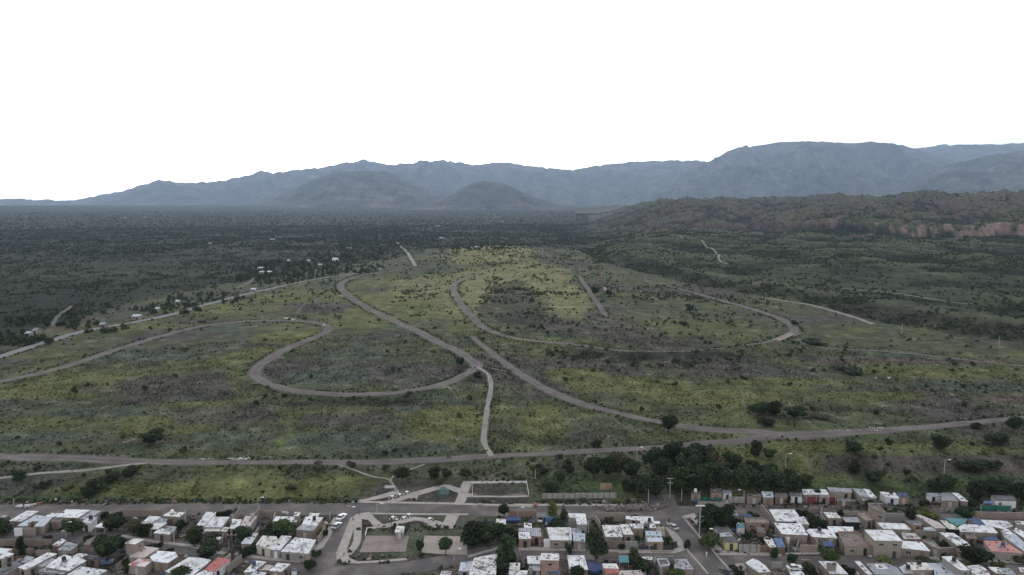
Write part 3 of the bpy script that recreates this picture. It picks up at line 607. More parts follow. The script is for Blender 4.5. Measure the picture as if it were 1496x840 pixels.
def house(label, view, pts, h=3.0, roof='white_roof', wall='brick', slope=0.03, cat='house', para=False, tank=None, front=True, group=None, more=(), stones=4, hatch=0, doorcol=None, openf=False, base=0.0):
    if len(label.split()) > 16: print('LONG', label)
    NH[0] += 1; rng = random.Random(NH[0]*37); h = (h*.87 if h < 4 else h*.95) + 0.011*(NH[0] % 17)
    P, y0 = roof_poly(view, pts, h, slope); cx = sum(p[0] for p in P)/len(P); cy = min(p[1] for p in P)
    name = {'house': 'house', 'shed': 'shed', 'shelter': 'shelter', 'canopy': 'canopy', 'awning': 'awning'}.get(cat, 'house')
    root = empty(name, (cx, cy, 0), label, cat, group); POLYS.append(P)
    if tank is None and rng.random() < .12 and cat == 'house': tank = rng.choice(['tank_black', 'tank_black', 'tank_blue', 'white_paint'])
    bz = hz_(cx, cy)
    def sub(P, hh, slope, y0, roofk, wallk, first):
        off = [(x-cx, y-cy) for x, y in P]; zt = lambda x, y: hh+slope*(y+cy-y0)
        n = len(off); mx = sum(p[0] for p in off)/n; my = sum(p[1] for p in off)/n
        ins = []
        for i in range(n):     # inset the walls a little under the eaves
            a = Vector(off[i-1]); b = Vector(off[i]); c_ = Vector(off[(i+1) % n]); d1 = (b-a).normalized(); d2 = (c_-b).normalized()
            N = Vector((-d1.y-d2.y, d1.x+d2.x)); N = N.normalized() if N.length > 1e-3 else Vector((-d1.y, d1.x))
            ins.append((b.x+N.x*.16, b.y+N.y*.16))
        if not openf:
            m = MB(); m.prism(ins, -0.6, lambda x, y: zt(x, y)-.125); wl = m.build('wall', M[wallk], root)
        else:
            for i in range(n):
                if len(ins) > 5 and i % 2: continue
                m = MB(); m.bar((*ins[i], -.3), (*ins[i], zt(*ins[i])-.13), .07); m.build('post', M['grey_metal'], root)
        m = MB(); m.prism(off, lambda x, y: zt(x, y)-.12, zt); rf = m.build('roof', M[roofk], root)
        if para:
            m = MB()
            for i in range(n):
                a = Vector(off[i]); b = Vector(off[(i+1) % n]); L = (b-a).length; md = (a+b)/2
                m.box((md.x, md.y, zt(md.x, md.y)+.17), (L-.16, .16, .40), math.atan2(b.y-a.y, b.x-a.x))
            m.build('parapet', M[wallk] if para is True else M[para], root)
        # sheets' ballast: stones and tyres lying on the roof
        if stones and not openf:
            xs = [p[0] for p in off]; ys = [p[1] for p in off]; k = 0; tries = 0
            while k < stones and tries < 60:
                tries += 1; x = rng.uniform(min(xs)+.5, max(xs)-.5); y = rng.uniform(min(ys)+.5, max(ys)-.5)
                if inside(off, x, y):
                    s = rng.uniform(.18, .42); m = MB(); m.box((x, y, zt(x, y)+s*.2), (s, s*rng.uniform(.6, 2.2), s*.5), rng.uniform(0, 3)); k += 1
                    m.build('stone', M['stone'] if rng.random() < .6 else M['dark_metal'], rf)
        if hatch:
            for q in range(hatch):
                x = mx+rng.uniform(-1.5, 1.5); y = my+rng.uniform(-1.5, 1.5)
                if inside(off, x, y): m = MB(); m.box((x, y, zt(x, y)+.05), (rng.uniform(.7, 1.7), rng.uniform(.5, 1.1), .08), .1); m.build('loose_sheet', M[rng.choice(['dark_roof','tin_roof','tin_roof','brown_roof'])], rf)
        # openings on the walls that face the street
        if front and not openf:
            for i in range(n):
                a = Vector(ins[i]); b = Vector(ins[(i+1) % n]); L = (b-a).length
                if L < 2.4: continue
                t = (b-a)/L; nrm = Vector((t.y, -t.x))
                if nrm.y > -0.25: continue
                for lev in range(1 if hh < 4.6 else 2):
                    z0 = lev*2.6; k = max(1, int(L/2.9)); dd = rng.randrange(k) if lev == 0 else -1
                    for j in range(k):
                        p = a+t*L*(j+.5)/k
                        if j == dd: opening(root, 'door', p, t, nrm, z0+1.05, .95, 2.1, rng, doorcol)
                        elif rng.random() < .85: opening(root, 'window', p, t, nrm, z0+1.5, rng.uniform(.9, 1.4), rng.uniform(.7, 1.0), rng)
        return mx, my, zt
    mx, my, zt = sub(P, h, slope, y0, roof, wall, True)
    for (vw, pp, hh, rk, wk) in more:
        hh = hh*.87 if hh < 4 else hh*.95
        Q, yq = roof_poly(vw, pp, hh+.017*(NH[0] % 11)+.03, .02); POLYS.append(Q); sub(Q, hh+.017*(NH[0] % 11)+.03, .02, yq, rk, wk, False)
    if tank:
        x, y = mx+rng.uniform(-.8, .8), my+rng.uniform(-.5, 1.0); z = zt(x, y); m = MB()
        m.box((x, y, z+.25), (1.0, 1.0, .5)); m.build('tank_stand', M['plaster'], root)
        m = MB(); m.lathe((x, y, z+.5), [(.5, 0), (.52, .1), (.52, .8), (.42, 1.0), (.15, 1.08)], 12); m.build('water_tank', M[tank], root, True)
    return root
def inside(poly, x, y):
    c = False; n = len(poly)
    for i in range(n):
        x0, y0 = poly[i]; x1, y1 = poly[(i+1) % n]
        if (y0 > y) != (y1 > y) and x < (x1-x0)*(y-y0)/(y1-y0)+x0: c = not c
    return c
h_ = house
# west blocks
h_("low grey roofed house cut by the picture's edge behind the westernmost back street", 'A', [(-60,190),(50,197),(85,175),(0,160)], 2.8, 'tin_roof', 'plaster')
h_("long white tin roofed house nearest the debris heap in the west block", 'A', [(100,235),(240,241),(432,127),(300,122)], 3, 'white_roof', 'plaster')
h_("white roof with a dark notch in it, above a brown wall with white gate", 'A', [(190,290),(300,293),(355,238),(440,238),(378,298),(485,298),(590,196),(400,168)], 3, 'pale_tin_roof', 'tan_brick', tank=None)
h_("small flat white roof squeezed between the notched roof and the big white one", 'A', [(495,190),(600,192),(678,150),(562,145)], 2.9, 'white_roof', 'brick')
h_("largest white roof of the west block, facing the dirt bank", 'A', [(620,192),(870,199),(1010,112),(740,106)], 3.5, 'white_roof', 'plaster')
h_("grey corrugated lean-to roof joined to the east side of the largest white roof", 'A', [(880,216),(985,222),(1130,124),(1020,117)], 3, 'tin_roof', 'block')
h_("narrow white house with tall pale side wall between the grey lean-to and the white canopy", 'A', [(905,250),(1010,263),(1088,195),(1000,189)], 3.3, 'white_roof', 'white_plaster')
h_("pointed white canopy on thin posts beside the dark trees", 'A', [(1055,303),(1165,312),(1183,250),(1140,244)], 2.7, 'white_roof', cat='canopy', openf=True)
h_("brown roofed brick house half hidden by trees below the largest white roof", 'A', [(560,245),(680,250),(722,190),(622,186)], 2.8, 'brown_roof', 'brick')
h_("white stepped roof house at the west edge beside the cypress", 'A', [(-70,655),(45,655),(157,602),(72,583),(142,548),(0,534),(-70,534)], 3, 'white_roof', 'plaster')
h_("small ribbed white tin shed south of the long brown street wall", 'A', [(580,505),(662,515),(737,450),(690,434)], 2.5, 'white_roof', 'wood', cat='shed')
h_("patched grey flat roof shack right beside the ribbed white tin shed", 'A', [(640,560),(782,570),(872,500),(745,465)], 2.6, 'tin_roof', 'plaster', hatch=2)
h_("brown flat topped brick house just west of the big street tree", 'A', [(930,500),(1080,502),(1100,422),(1005,402)], 2.8, 'brown_roof', 'brick')
h_("long narrow white roof with stone chimney in the lower row near the west edge", 'A', [(200,755),(292,782),(560,642),(640,600),(530,588)], 3.1, 'white_roof', 'plaster', tank=None)
h_("dark grey tin roof strip between two white roofs in the lower west row", 'A', [(350,722),(480,748),(640,668),(545,643)], 2.8, 'tin_roof', 'block', front=False)
h_("broad white roof with small brick chimneys in the middle of the lower west row", 'A', [(505,750),(770,792),(965,680),(905,650),(720,615),(655,640)], 3.1, 'white_roof', 'plaster', hatch=2, stones=12)
h_("grey patched roof in front of the broad white chimney roof", 'A', [(430,798),(700,832),(765,797),(503,757)], 2.7, 'tin_roof', 'block', hatch=1)
h_("big white roof at the bottom of the picture with sagging front, west block", 'A', [(740,842),(1050,862),(1197,785),(900,743)], 3, 'white_roof', 'plaster', stones=10)
h_("dark shingled roof in the bottom west corner of the picture", 'A', [(-70,800),(60,850),(252,722),(178,680)], 2.9, 'dark_roof', 'brick')
h_("pale grey little roof wedged behind the dark shingled corner roof", 'A', [(230,700),(330,702),(382,640),(290,624)], 2.8, 'tin_roof', 'brick')
h_("small white roof behind the broad chimney roof, next to a dark flat roof", 'A', [(800,635),(872,656),(982,610),(880,595)], 3, 'white_roof', 'plaster')
h_("dark flat roof lying south of the big street tree", 'A', [(960,660),(1090,672),(1122,630),(992,611)], 2.8, 'dark_roof', 'brick')
h_("white roofed house with a grey patched corner behind the twin dark trees", 'B', [(500,268),(585,323),(700,327),(795,255),(625,266),(725,190),(600,177)], 3, 'white_roof', 'plaster', more=[('B', [(628,272),(765,274),(802,216),(722,196)], 2.85, 'tin_roof', 'block')])
h_("cream topped house with tall brown walls at the far end of the second west block", 'B', [(745,178),(930,190),(1000,142),(822,131)], 3.4, 'cream_roof', 'tan_brick', slope=0)
h_("small corner house with white front roof, grey rear roof and two dark windows", 'B', [(640,370),(822,388),(862,346),(722,317)], 2.9, 'white_roof', 'tan_brick', more=[('B', [(745,352),(868,362),(905,300),(792,290)], 3.0, 'tin_roof', 'brick')])
h_("two storey tan house with white flat roof and white door on its west side", 'B', [(325,482),(435,496),(542,440),(430,430)], 5.6, 'cream_roof', 'tan_brick', slope=0)
h_("flat pinkish concrete roof terrace behind the two storey tan house", 'B', [(368,640),(540,646),(712,540),(542,519)], 3, 'pink_roof', 'tan_brick', slope=0, stones=3)
h_("white and red patched flat roof house in the lower west row", 'B', [(352,726),(545,748),(650,668),(480,654)], 3, 'redwhite_roof', 'tan_brick', slope=0)
h_("wide white roof house with tan walls beside the red patched roof", 'B', [(640,685),(800,706),(917,630),(888,583),(690,569),(602,640)], 3.1, 'white_roof', 'tan_brick', tank=None)
h_("long white double roof rising behind the tree at the bottom edge", 'B', [(770,800),(1060,862),(1290,672),(1180,650),(1040,638)], 3, 'white_roof', 'plaster', stones=9)
h_("steep narrow white tin roof at the west end of the third block's back row", 'C', [(55,282),(150,289),(275,140),(165,134)], 3, 'white_roof', 'white_plaster')
h_("white roof with a ridge line and brown side wall in the third block's back row", 'C', [(145,305),(335,307),(427,192),(242,189)], 3.2, 'white_roof', 'tan_brick')
h_("vaulted pale carport roof in front of the white ridge lined roof", 'C', [(120,352),(310,350),(332,316),(165,312)], 2.6, 'cream_roof', cat='canopy', openf=True)
h_("small pale flat roof beside the vaulted carport", 'C', [(322,350),(392,352),(417,308),(350,304)], 2.6, 'cream_roof', 'plaster')
h_("tiny white awning over a gate beside the street, third block", 'C', [(265,442),(312,444),(332,415),(280,411)], 2.4, 'white_roof', cat='awning', openf=True)
h_("white roof house enclosed by long party walls, west of the pinkish roof", 'C', [(420,320),(520,322),(562,220),(470,214)], 3, 'white_roof', 'plaster')
h_("pinkish white flat roof house with a dented patch and high wall on its east side", 'C', [(540,290),(652,296),(732,182),(602,179)], 3, 'pink_roof', 'plaster', slope=0)
h_("pale blue tin roof with white rear strip, shaded by a tree on its west", 'C', [(548,487),(668,491),(742,372),(682,371),(678,412),(600,424)], 2.8, 'pale_tin_roof', 'tan_brick')
h_("cream house with two arched looking dark openings and speckled white roof", 'C', [(715,502),(875,549),(968,470),(945,407),(790,400)], 3.2, 'cream_roof', 'cream_plaster', stones=14)
h_("house with half grey half white roof above a white garage door", 'C', [(880,556),(990,561),(1117,405),(1000,400),(942,470)], 3, 'white_roof', 'block', doorcol=M['white_paint'])
h_("wide white roof house at the street corner with a dark roof hatch", 'D', [(75,576),(385,601),(472,445),(235,419)], 3.1, 'white_roof', 'plaster', hatch=3, stones=14)
h_("white roof behind the round street tree with a little cabin on top", 'C', [(910,236),(1165,251),(1217,190),(942,184)], 3, 'white_roof', 'plaster', more=[('C', [(1140,180),(1190,181),(1217,140),(1152,137)], 4.2, 'cream_roof', 'plaster')])
h_("big brick corner house with white rear roof and dark grey front roof", 'D', [(310,275),(480,291),(552,195),(355,189)], 3.4, 'white_roof', 'orange_brick', tank='tank_black', more=[('D', [(245,332),(440,347),(482,293),(310,277)], 3.3, 'tin_roof', 'brick'), ('D', [(385,193),(480,196),(517,150),(402,147)], 3.0, 'cream_roof', 'brick')])
h_("white patched roof at the bottom, first east of the open walled yard", 'C', [(580,806),(690,803),(833,692),(710,679)], 3, 'white_roof', 'block', stones=8)
h_("pale tan concrete roof between two white ones at the bottom edge", 'C', [(745,782),(860,784),(912,735),(840,724)], 2.9, 'pink_roof', 'brick', slope=0)
h_("spotted white roof at the bottom, next to the blue cabin", 'C', [(860,790),(1000,802),(1102,716),(962,704)], 3.1, 'white_roof', 'brick')
h_("white and grey roof cut by the bottom edge below the spotted roofs", 'C', [(655,845),(805,855),(835,812),(702,795)], 2.8, 'pale_tin_roof', 'block')
h_("bright red painted roof with white front part and white parapet", 'C', [(145,778),(245,803),(432,667),(287,640)], 3, 'red_roof', 'white_plaster', more=[('C', [(15,850),(200,857),(243,808),(142,783)], 3.0, 'white_roof', 'white_plaster')])
h_("small blue box cabin beside the hedge at the bottom", 'D', [(192,790),(252,795),(262,765),(205,760)], 2.6, 'navy_sheet', 'white_plaster', cat='shed', front=False)
# middle block
h_("big white trapezoid roof littered with tyres and scrap, below the courts", 'E', [(325,882),(640,885),(667,598),(402,650)], 3.2, 'spotted_roof', 'plaster', stones=26, hatch=5)
h_("grey blue tin roof leaning against the big littered white roof", 'E', [(230,792),(362,797),(392,682),(252,698)], 3, 'pale_tin_roof', 'block')
h_("small white roof at the bottom edge west of the grey blue tin roof", 'E', [(20,837),(130,838),(152,802),(42,798)], 2.8, 'white_roof', 'block')
h_("narrow white flat roof just east of the tall poplar pair", 'E', [(790,772),(912,782),(917,705),(800,702)], 3, 'cream_roof', 'plaster')
h_("lower white porch roof at the bottom edge below the narrow white roof", 'E', [(790,832),(995,842),(1002,788),(792,790)], 2.7, 'white_roof', 'block')
h_("small white roof shining through the crown of the big plaza tree", 'E', [(642,272),(755,292),(757,215),(650,212)], 3, 'spotted_roof', 'plaster')
h_("square white roof with grey lean-to touching the two storey brick house", 'F', [(160,715),(300,717),(310,625),(150,628)], 3.1, 'white_roof', 'brick', more=[('F', [(162,788),(302,790),(303,722),(165,720)], 2.7, 'tin_roof', 'block')])
h_("two storey brick house with one upper window and white speckled flat roof", 'F', [(305,671),(512,676),(511,600),(310,597)], 5.6, 'spotted_roof', 'orange_brick', slope=0)
h_("bright blue awning below the two storey brick house", 'F', [(380,812),(515,817),(512,762),(385,758)], 2.5, 'blue_sheet', cat='awning', openf=True)
h_("white bluish roof house at the bottom between the brick house and the great tree", 'F', [(625,767),(835,782),(790,620),(600,619)], 3, 'white_roof', 'brick', stones=7)
h_("brick house with bright white front roof and grey rear roof facing the lane", 'F', [(60,436),(202,433),(182,360),(55,359)], 3.2, 'white_roof', 'orange_brick', more=[('F', [(198,402),(318,413),(300,313),(60,318),(62,354),(190,356)], 3.0, 'tin_roof', 'orange_brick')])
h_("little white shed roof standing alone behind the brick house with grey rear roof", 'F', [(120,314),(207,313),(202,260),(118,259)], 2.8, 'white_roof', 'block', cat='shed')
h_("widest white corrugated roof of the middle block, above a shaded porch", 'F', [(410,451),(655,452),(640,308),(370,307)], 3.1, 'white_roof', 'tan_brick', stones=5)
h_("light blue and grey roof joined to the east end of the widest white roof", 'F', [(670,461),(802,466),(802,376),(662,365)], 3.0, 'sky_blue_roof', 'tan_brick', tank=None, more=[('F', [(644,378),(768,372),(750,317),(644,318)], 3.1, 'tin_roof', 'brick')])
h_("white L shaped roof on a tall grey block at the back lane", 'F', [(715,275),(827,276),(802,154),(610,151),(627,195),(692,200)], 4.3, 'white_roof', 'block', slope=0)
h_("dark open carport at the back lane next to the pinkish yard wall", 'F', [(258,190),(365,192),(368,146),(260,142)], 2.6, 'dark_roof', cat='shelter', openf=True)
h_("white roof with dark square holes beside the great tree", 'G', [(190,412),(382,414),(347,285),(148,282)], 3, 'spotted_roof', 'plaster', hatch=4, stones=10)
h_("narrow white roof sloping to a brown front next to the roof with square holes", 'G', [(390,386),(502,387),(442,275),(345,274)], 3.3, 'cream_roof', 'brick')
h_("small bright roof on tall tan walls in the middle of the east corner block", 'G', [(485,316),(612,319),(612,268),(450,267)], 3.4, 'white_roof', 'tan_brick')
h_("light blue roof house with grey front roof and orange brick face behind the fence", 'G', [(640,398),(822,402),(802,350),(628,347)], 3.5, 'sky_blue_roof', 'white_plaster', more=[('G', [(655,466),(837,470),(812,403),(650,402)], 3.0, 'pale_tin_roof', 'orange_brick')])
h_("long thin white roof strip along the rubble lane", 'G', [(412,212),(590,235),(730,236),(720,190),(415,182)], 2.9, 'white_roof', 'plaster')
h_("white flat roof stacked in front of the long thin strip, with a black tank", 'G', [(575,262),(800,267),(792,238),(577,239)], 3.2, 'white_roof', 'plaster', tank='tank_black')
h_("cream rendered house at the street corner by the parked car", 'G', [(742,372),(852,386),(842,300),(760,299)], 3.0, 'tan_roof', 'cream_plaster', slope=0)
h_("white shed roof next to the cream corner house", 'G', [(678,312),(756,313),(732,270),(680,270)], 3.5, 'white_roof', 'plaster')
h_("white and brick red roofed house at the bottom beside the green tree", 'G', [(165,762),(337,768),(312,712),(148,711)], 3.1, 'cream_roof', 'tan_brick', more=[('G', [(200,822),(347,818),(334,772),(172,768)], 3.05, 'red_roof', 'brick')])
h_("pink striped white roof cut by the bottom edge", 'G', [(330,850),(620,852),(580,785),(345,790)], 3, 'pink_roof', 'plaster', stones=4)
h_("teal tarpaulin shelter beside the lane", 'G', [(340,697),(452,702),(442,622),(336,624)], 2.4, 'teal_sheet', cat='shelter', openf=True)
h_("narrow dirty white roof beside the lane behind the bottom green tree", 'G', [(555,662),(710,670),(712,638),(580,634)], 2.5, 'spotted_roof', 'block')
h_("unfinished house frame with pale rim and dark inside at the bottom", 'G', [(795,747),(905,732),(868,668),(763,669)], 2.9, 'dark_roof', 'block', slope=0, para='white_plaster')
h_("grey blue tin roof at the bottom west corner of the wide street", 'G', [(950,772),(1172,778),(1092,660),(962,664)], 3, 'tin_roof', 'brick', stones=12, hatch=2)
# row of shacks along the grove
gs = "shacks along the grove"
h_("dark topped shack at the west end of the row under the grove", 'H', [(-5,165),(107,166),(102,130),(0,124)], 2.7, 'dark_roof', 'tan_brick')
h_("orange sided brick shack with dark flat top under the grove", 'H', [(215,151),(352,152),(342,100),(205,98)], 3, 'dark_roof', 'orange_brick')
h_("pale walled shack with a blue tarp at its door under the grove", 'H', [(355,158),(455,159),(442,122),(350,119)], 2.8, 'tin_roof', 'white_plaster')
h_("low brown shack with a light patch on its front under the grove", 'H', [(620,197),(785,198),(772,160),(620,163)], 2.7, 'brown_roof', 'tan_brick')
h_("grey blue lean-to roof on a brown cube in the row under the grove", 'H', [(800,200),(922,203),(907,140),(780,135)], 3.1, 'pale_tin_roof', 'brick')
h_("ragged brown shack between the grey blue lean-to and the red fence", 'H', [(935,202),(1078,206),(1062,155),(930,154)], 2.7, 'brown_roof', 'wood')
h_("whitewashed shack with black net front beside the red fence", 'I', [(262,187),(402,192),(392,150),(250,148)], 2.8, 'dark_roof', 'white_plaster')
h_("white and bluish long roof above the dark red fence", 'I', [(410,170),(702,172),(657,112),(395,111)], 3, 'white_roof', 'tan_brick', more=[('I', [(580,198),(707,206),(697,176),(600,174)], 2.6, 'tan_roof', 'tan_brick')])
h_("dark tin roofed tan house east of the red fence", 'I', [(710,136),(952,149),(947,104),(670,87)], 3.1, 'tin_roof', 'tan_brick', more=[('I', [(780,245),(945,250),(940,215),(785,212)], 2.1, 'dark_roof', 'wood')])
h_("half white half grey steep roof house with trees before its door", 'J', [(310,201),(388,204),(305,115),(240,105)], 3.05, 'white_roof', 'plaster', more=[('J', [(205,192),(308,199),(238,113),(115,100)], 3.1, 'tin_roof', 'tan_brick'), ('J', [(230,237),(325,241),(320,203),(217,197)], 2.2, 'pale_tin_roof', 'plaster')])
h_("white sloping roof house beside the orange cube house", 'J', [(485,196),(642,213),(592,150),(420,138)], 3, 'white_roof', 'white_plaster')
h_("orange brick cube house with dark blue top", 'J', [(640,192),(752,196),(722,152),(610,148)], 3.2, 'navy_sheet', 'orange_brick')
h_("row of pale rooms with grey roof beside the empty dirt lot", 'K', [(130,182),(305,191),(292,156),(130,152)], 2.8, 'tin_roof', 'white_plaster')
h_("grey gabled house with a long white roof strip under the eastern trees", 'K', [(300,237),(500,242),(402,150),(300,149)], 3, 'tin_roof', 'brick', more=[('K', [(518,241),(602,246),(490,155),(415,149)], 3.1, 'white_roof', 'brick')])
h_("dark roofed pale house with two framed windows behind the green net", 'K', [(900,238),(1142,243),(1102,185),(850,178)], 3, 'dark_roof', 'white_plaster')
h_("bright blue canopy between the trees and the dark roofed pale house", 'K', [(768,268),(892,271),(862,243),(772,242)], 2.4, 'blue_sheet', cat='canopy', openf=True)
# east block
h_("back white roof of the big triple roofed compound, with black seams", 'I', [(105,466),(305,473),(365,412),(308,338),(28,338)], 3.1, 'white_roof', 'brick', hatch=2)
h_("small clean white roof joined to the east side of the triple compound", 'I', [(350,499),(477,504),(417,415),(300,434)], 3, 'white_roof', 'plaster')
h_("front white roof of the triple compound over a brown wall with one white door", 'I', [(170,611),(462,622),(382,495),(82,489)], 3.3, 'white_roof', 'brick', stones=16, doorcol=M['white_paint'])
h_("small white roofed block with black stains, brown walls", 'I', [(690,431),(832,432),(772,372),(632,369)], 3, 'spotted_roof', 'tan_brick', slope=0)
h_("dark slate grey roof over a black open front", 'I', [(880,476),(1047,481),(1012,425),(843,424)], 2.8, 'tin_roof', 'dark', front=False)
h_("long white roof east of the striped one, with a satellite dish corner", 'I', [(700,591),(972,592),(967,530),(675,524)], 3.0, 'white_roof', 'brick')
h_("white roof crossed by black diagonal stripes with a black round tank", 'I', [(510,641),(787,659),(752,592),(655,555),(470,554),(440,576)], 3, 'white_roof', 'brick', tank='tank_black', hatch=3)
h_("unfinished reddish brown roof slab with low walls above a long porch", 'M', [(378,496),(712,492),(602,400),(522,320),(288,319)], 3.1, 'brown_roof', 'tan_brick', slope=0, stones=14, para='orange_brick')
h_("two storey tan house with broad clean white roof and two dark upper windows", 'M', [(735,413),(1082,422),(952,290),(612,284)], 5.6, 'white_roof', 'tan_brick', slope=0.0, stones=2)
h_("white flat roof behind the two storey tan house", 'M', [(850,273),(1187,279),(1097,205),(752,194)], 3.3, 'white_roof', 'plaster', stones=3)
h_("tall unfinished tan brick tower house with an open top", 'J', [(372,347),(492,383),(387,278),(288,277)], 6.0, 'dark_roof', 'tan_brick', slope=0, para=True)
h_("low tan flat roofed rooms at the foot of the tall unfinished brick house", 'J', [(265,461),(352,452),(282,375),(168,378)], 3, 'tan_roof', 'tan_brick', slope=0)
h_("big pale front roof beside the two storey tan house, on the street", 'J', [(662,767),(987,802),(892,700),(680,688)], 3, 'white_roof', 'tan_brick', stones=2)
h_("grey roofless looking annex with low walls next to the pale front roof", 'J', [(990,749),(1105,792),(1022,700),(902,690)], 2.9, 'tin_roof', 'tan_brick', slope=0, para=True)
h_("dark patched tin roof over an orange brick gable, surrounded by a low wall", 'J', [(790,527),(905,502),(882,462),(695,459)], 3, 'dark_roof', 'orange_brick', hatch=2)
h_("long pinkish white roof east of the dark patched roof", 'K', [(235,546),(357,546),(282,485),(62,397),(15,400),(135,478)], 3.1, 'pink_roof', 'plaster')
h_("crooked grey tin canopy in front of the long pinkish roof", 'K', [(110,572),(242,577),(212,530),(98,540)], 2.5, 'pale_tin_roof', cat='canopy', openf=True)
h_("long pebbled grey roof with black side, beside the teal roof", 'K', [(380,552),(512,562),(362,466),(284,459)], 3, 'cream_roof', 'dark', front=False)
h_("teal and turquoise sheet roof, the only one of that colour in the east block", 'K', [(470,520),(557,492),(592,440),(338,431)], 3, 'teal_sheet', 'plaster')
h_("deep blue sheet roof between the teal roof and the white compound", 'K', [(690,516),(787,517),(732,440),(598,434)], 3, 'navy_sheet', 'plaster')
h_("broad front white roof of the far east compound, over a tan wall", 'K', [(512,582),(932,601),(862,520),(552,499),(488,530)], 3.2, 'white_roof', 'tan_brick', stones=9, front=False)
h_("upper pale roof of the far east compound, next to the deep blue sheet", 'K', [(800,516),(1000,555),(1105,520),(1022,465),(738,451)], 3.0, 'white_roof', 'plaster')
h_("bright little roof corner with a concrete post, far east compound", 'K', [(990,611),(1102,611),(1052,560),(958,545)], 3.3, 'white_roof', 'tan_brick')
h_("long grey white roof running down the east edge of the red terrace", 'K', [(1260,832),(1292,762),(1112,602),(988,630)], 3.1, 'pale_tin_roof', 'plaster')
h_("white roof at the east edge above the grey white one", 'K', [(1250,672),(1265,610),(1132,540),(1090,570)], 3.2, 'white_roof', 'plaster')
h_("large salmon red roof terrace with dark scraps, over a pale green wall", 'K', [(860,802),(1217,827),(1002,690),(768,684)], 3, 'salmon_roof', 'plaster', slope=0, stones=10, hatch=2)
h_("long white roof with tan side wall and two roof openings, beside the red terrace", 'K', [(520,772),(642,742),(442,602),(272,589)], 3.5, 'white_roof', 'tan_brick', slope=0, hatch=4)
h_("small white roof at the picture's east edge by the dirt street", 'K', [(1150,502),(1235,507),(1242,470),(1120,464)], 3, 'white_roof', 'plaster')
h_("curved white roof house at the bottom by the wide street's east corner", 'L', [(575,807),(722,799),(652,720),(560,655),(500,636),(413,685),(480,752)], 3.2, 'white_roof', 'brick', stones=4)
h_("white flat roof at the bottom edge just below the parked white car", 'L', [(970,850),(1145,850),(1112,797),(948,796)], 3, 'white_roof', 'brick')
h_("white rimmed roof with a roofless tan brick box on it at the bottom", 'M', [(190,822),(412,827),(262,672),(48,667)], 2.9, 'white_roof', 'brick', slope=0, more=[('M', [(150,717),(277,712),(252,690),(143,689)], 4.6, 'brown_roof', 'tan_brick')])
h_("long thin white roof strip pointing at the street, bottom row", 'M', [(648,832),(717,834),(552,668),(488,667)], 3, 'white_roof', 'brick')
h_("wide grey blue roof with a white patch in the bottom row", 'M', [(740,832),(1095,842),(1012,746),(882,690),(632,700)], 3, 'tin_roof', 'brick', more=[('M', [(770,762),(912,768),(850,712),(735,708)], 3.12, 'white_roof', 'brick')])
h_("small grey blue roof between the wide one and the cream flat roof", 'M', [(1092,817),(1217,817),(1112,705),(1038,745)], 2.9, 'pale_tin_roof', 'brick')
h_("cream flat roof with black ball tank, bottom row", 'N', [(-70,777),(202,773),(112,688),(-130,687)], 3.3, 'cream_roof', 'tan_brick', slope=0, tank='tank_black')
h_("bluish white roof with antennas between the cream roof and the long two storey house", 'N', [(215,852),(492,857),(382,770),(292,695),(122,691),(205,777)], 3, 'pale_tin_roof', 'brick', stones=10)
h_("long two storey grey house with white roof and orange brick end", 'N', [(530,782),(657,784),(432,607),(298,611)], 5.2, 'white_roof', 'block', slope=0, stones=0)
h_("speckled white roof right behind the orange brick stack at the bottom", 'N', [(672,852),(912,857),(842,760),(762,714),(608,727),(665,785)], 3.1, 'spotted_roof', 'brick', stones=8)
h_("white roof strip east of the orange brick stack", 'N', [(962,812),(1067,822),(1002,745),(868,739)], 3, 'white_roof', 'brick')
h_("pebbled grey roof beside the last white strip of the bottom row", 'N', [(1072,832),(1242,852),(1132,755),(1004,751)], 3, 'tin_roof', 'brick')
h_("little white roof in the very east corner of the bottom row", 'N', [(1270,795),(1350,800),(1330,750),(1243,747)], 3, 'white_roof', 'plaster')
h_("small open park kiosk with pale flat roof behind the west court", 'O', [(738,668),(838,670),(848,600),(760,596)], 2.7, 'cream_roof', 'block', cat='shelter', slope=0)
# infill seen between the named roofs
h_("patched silver and dark shack roof beside the dense street tree", 'H', [(420,400),(525,405),(500,350),(400,345)], 2.6, 'tin_roof', 'block', hatch=2)
h_("long blue grey canvas roof behind the pink brick yard", 'H', [(560,415),(692,420),(650,385),(550,390)], 2.5, 'navy_sheet', cat='canopy', openf=True)
h_("turquoise sided shack beside the white tank in the junk yard", 'H', [(505,535),(600,540),(590,490),(500,500)], 2.4, 'teal_sheet', 'white_plaster', cat='shed')
h_("pinkish concrete rooms with pale rims above the junk yard", 'H', [(610,490),(870,492),(820,440),(590,440)], 2.9, 'tan_roof', 'orange_brick', slope=0, para='plaster')
h_("pale grey hip roofed kiosk beside the yellow shop, west side", 'H', [(300,585),(445,570),(370,488),(240,545)], 2.9, 'tin_roof', 'plaster')
h_("low white roof between the grey kiosk and the yellow shop", 'H', [(330,640),(465,635),(420,590),(310,600)], 2.8, 'pale_tin_roof', 'plaster')
h_("yellow painted corner shop with dark flat roof", 'H', [(375,700),(525,710),(480,640),(345,648)], 2.8, 'dark_roof', 'yellow_wall', slope=0)
h_("white plastic covered shack in the junk yard, next to the blue tarp", 'H', [(875,760),(950,755),(900,660),(820,640),(810,670)], 2.2, 'spotted_roof', 'wood', cat='shed')
h_("bright blue tarp shack with a white door in front", 'H', [(960,755),(1050,757),(1010,660),(920,655)], 2.5, 'blue_sheet', 'wood', cat='shed', doorcol=M['white_paint'])
h_("brown ramshackle shed beside the long diagonal brick wall", 'H', [(735,585),(835,600),(815,540),(720,525)], 2.4, 'brown_roof', 'wood', cat='shed')
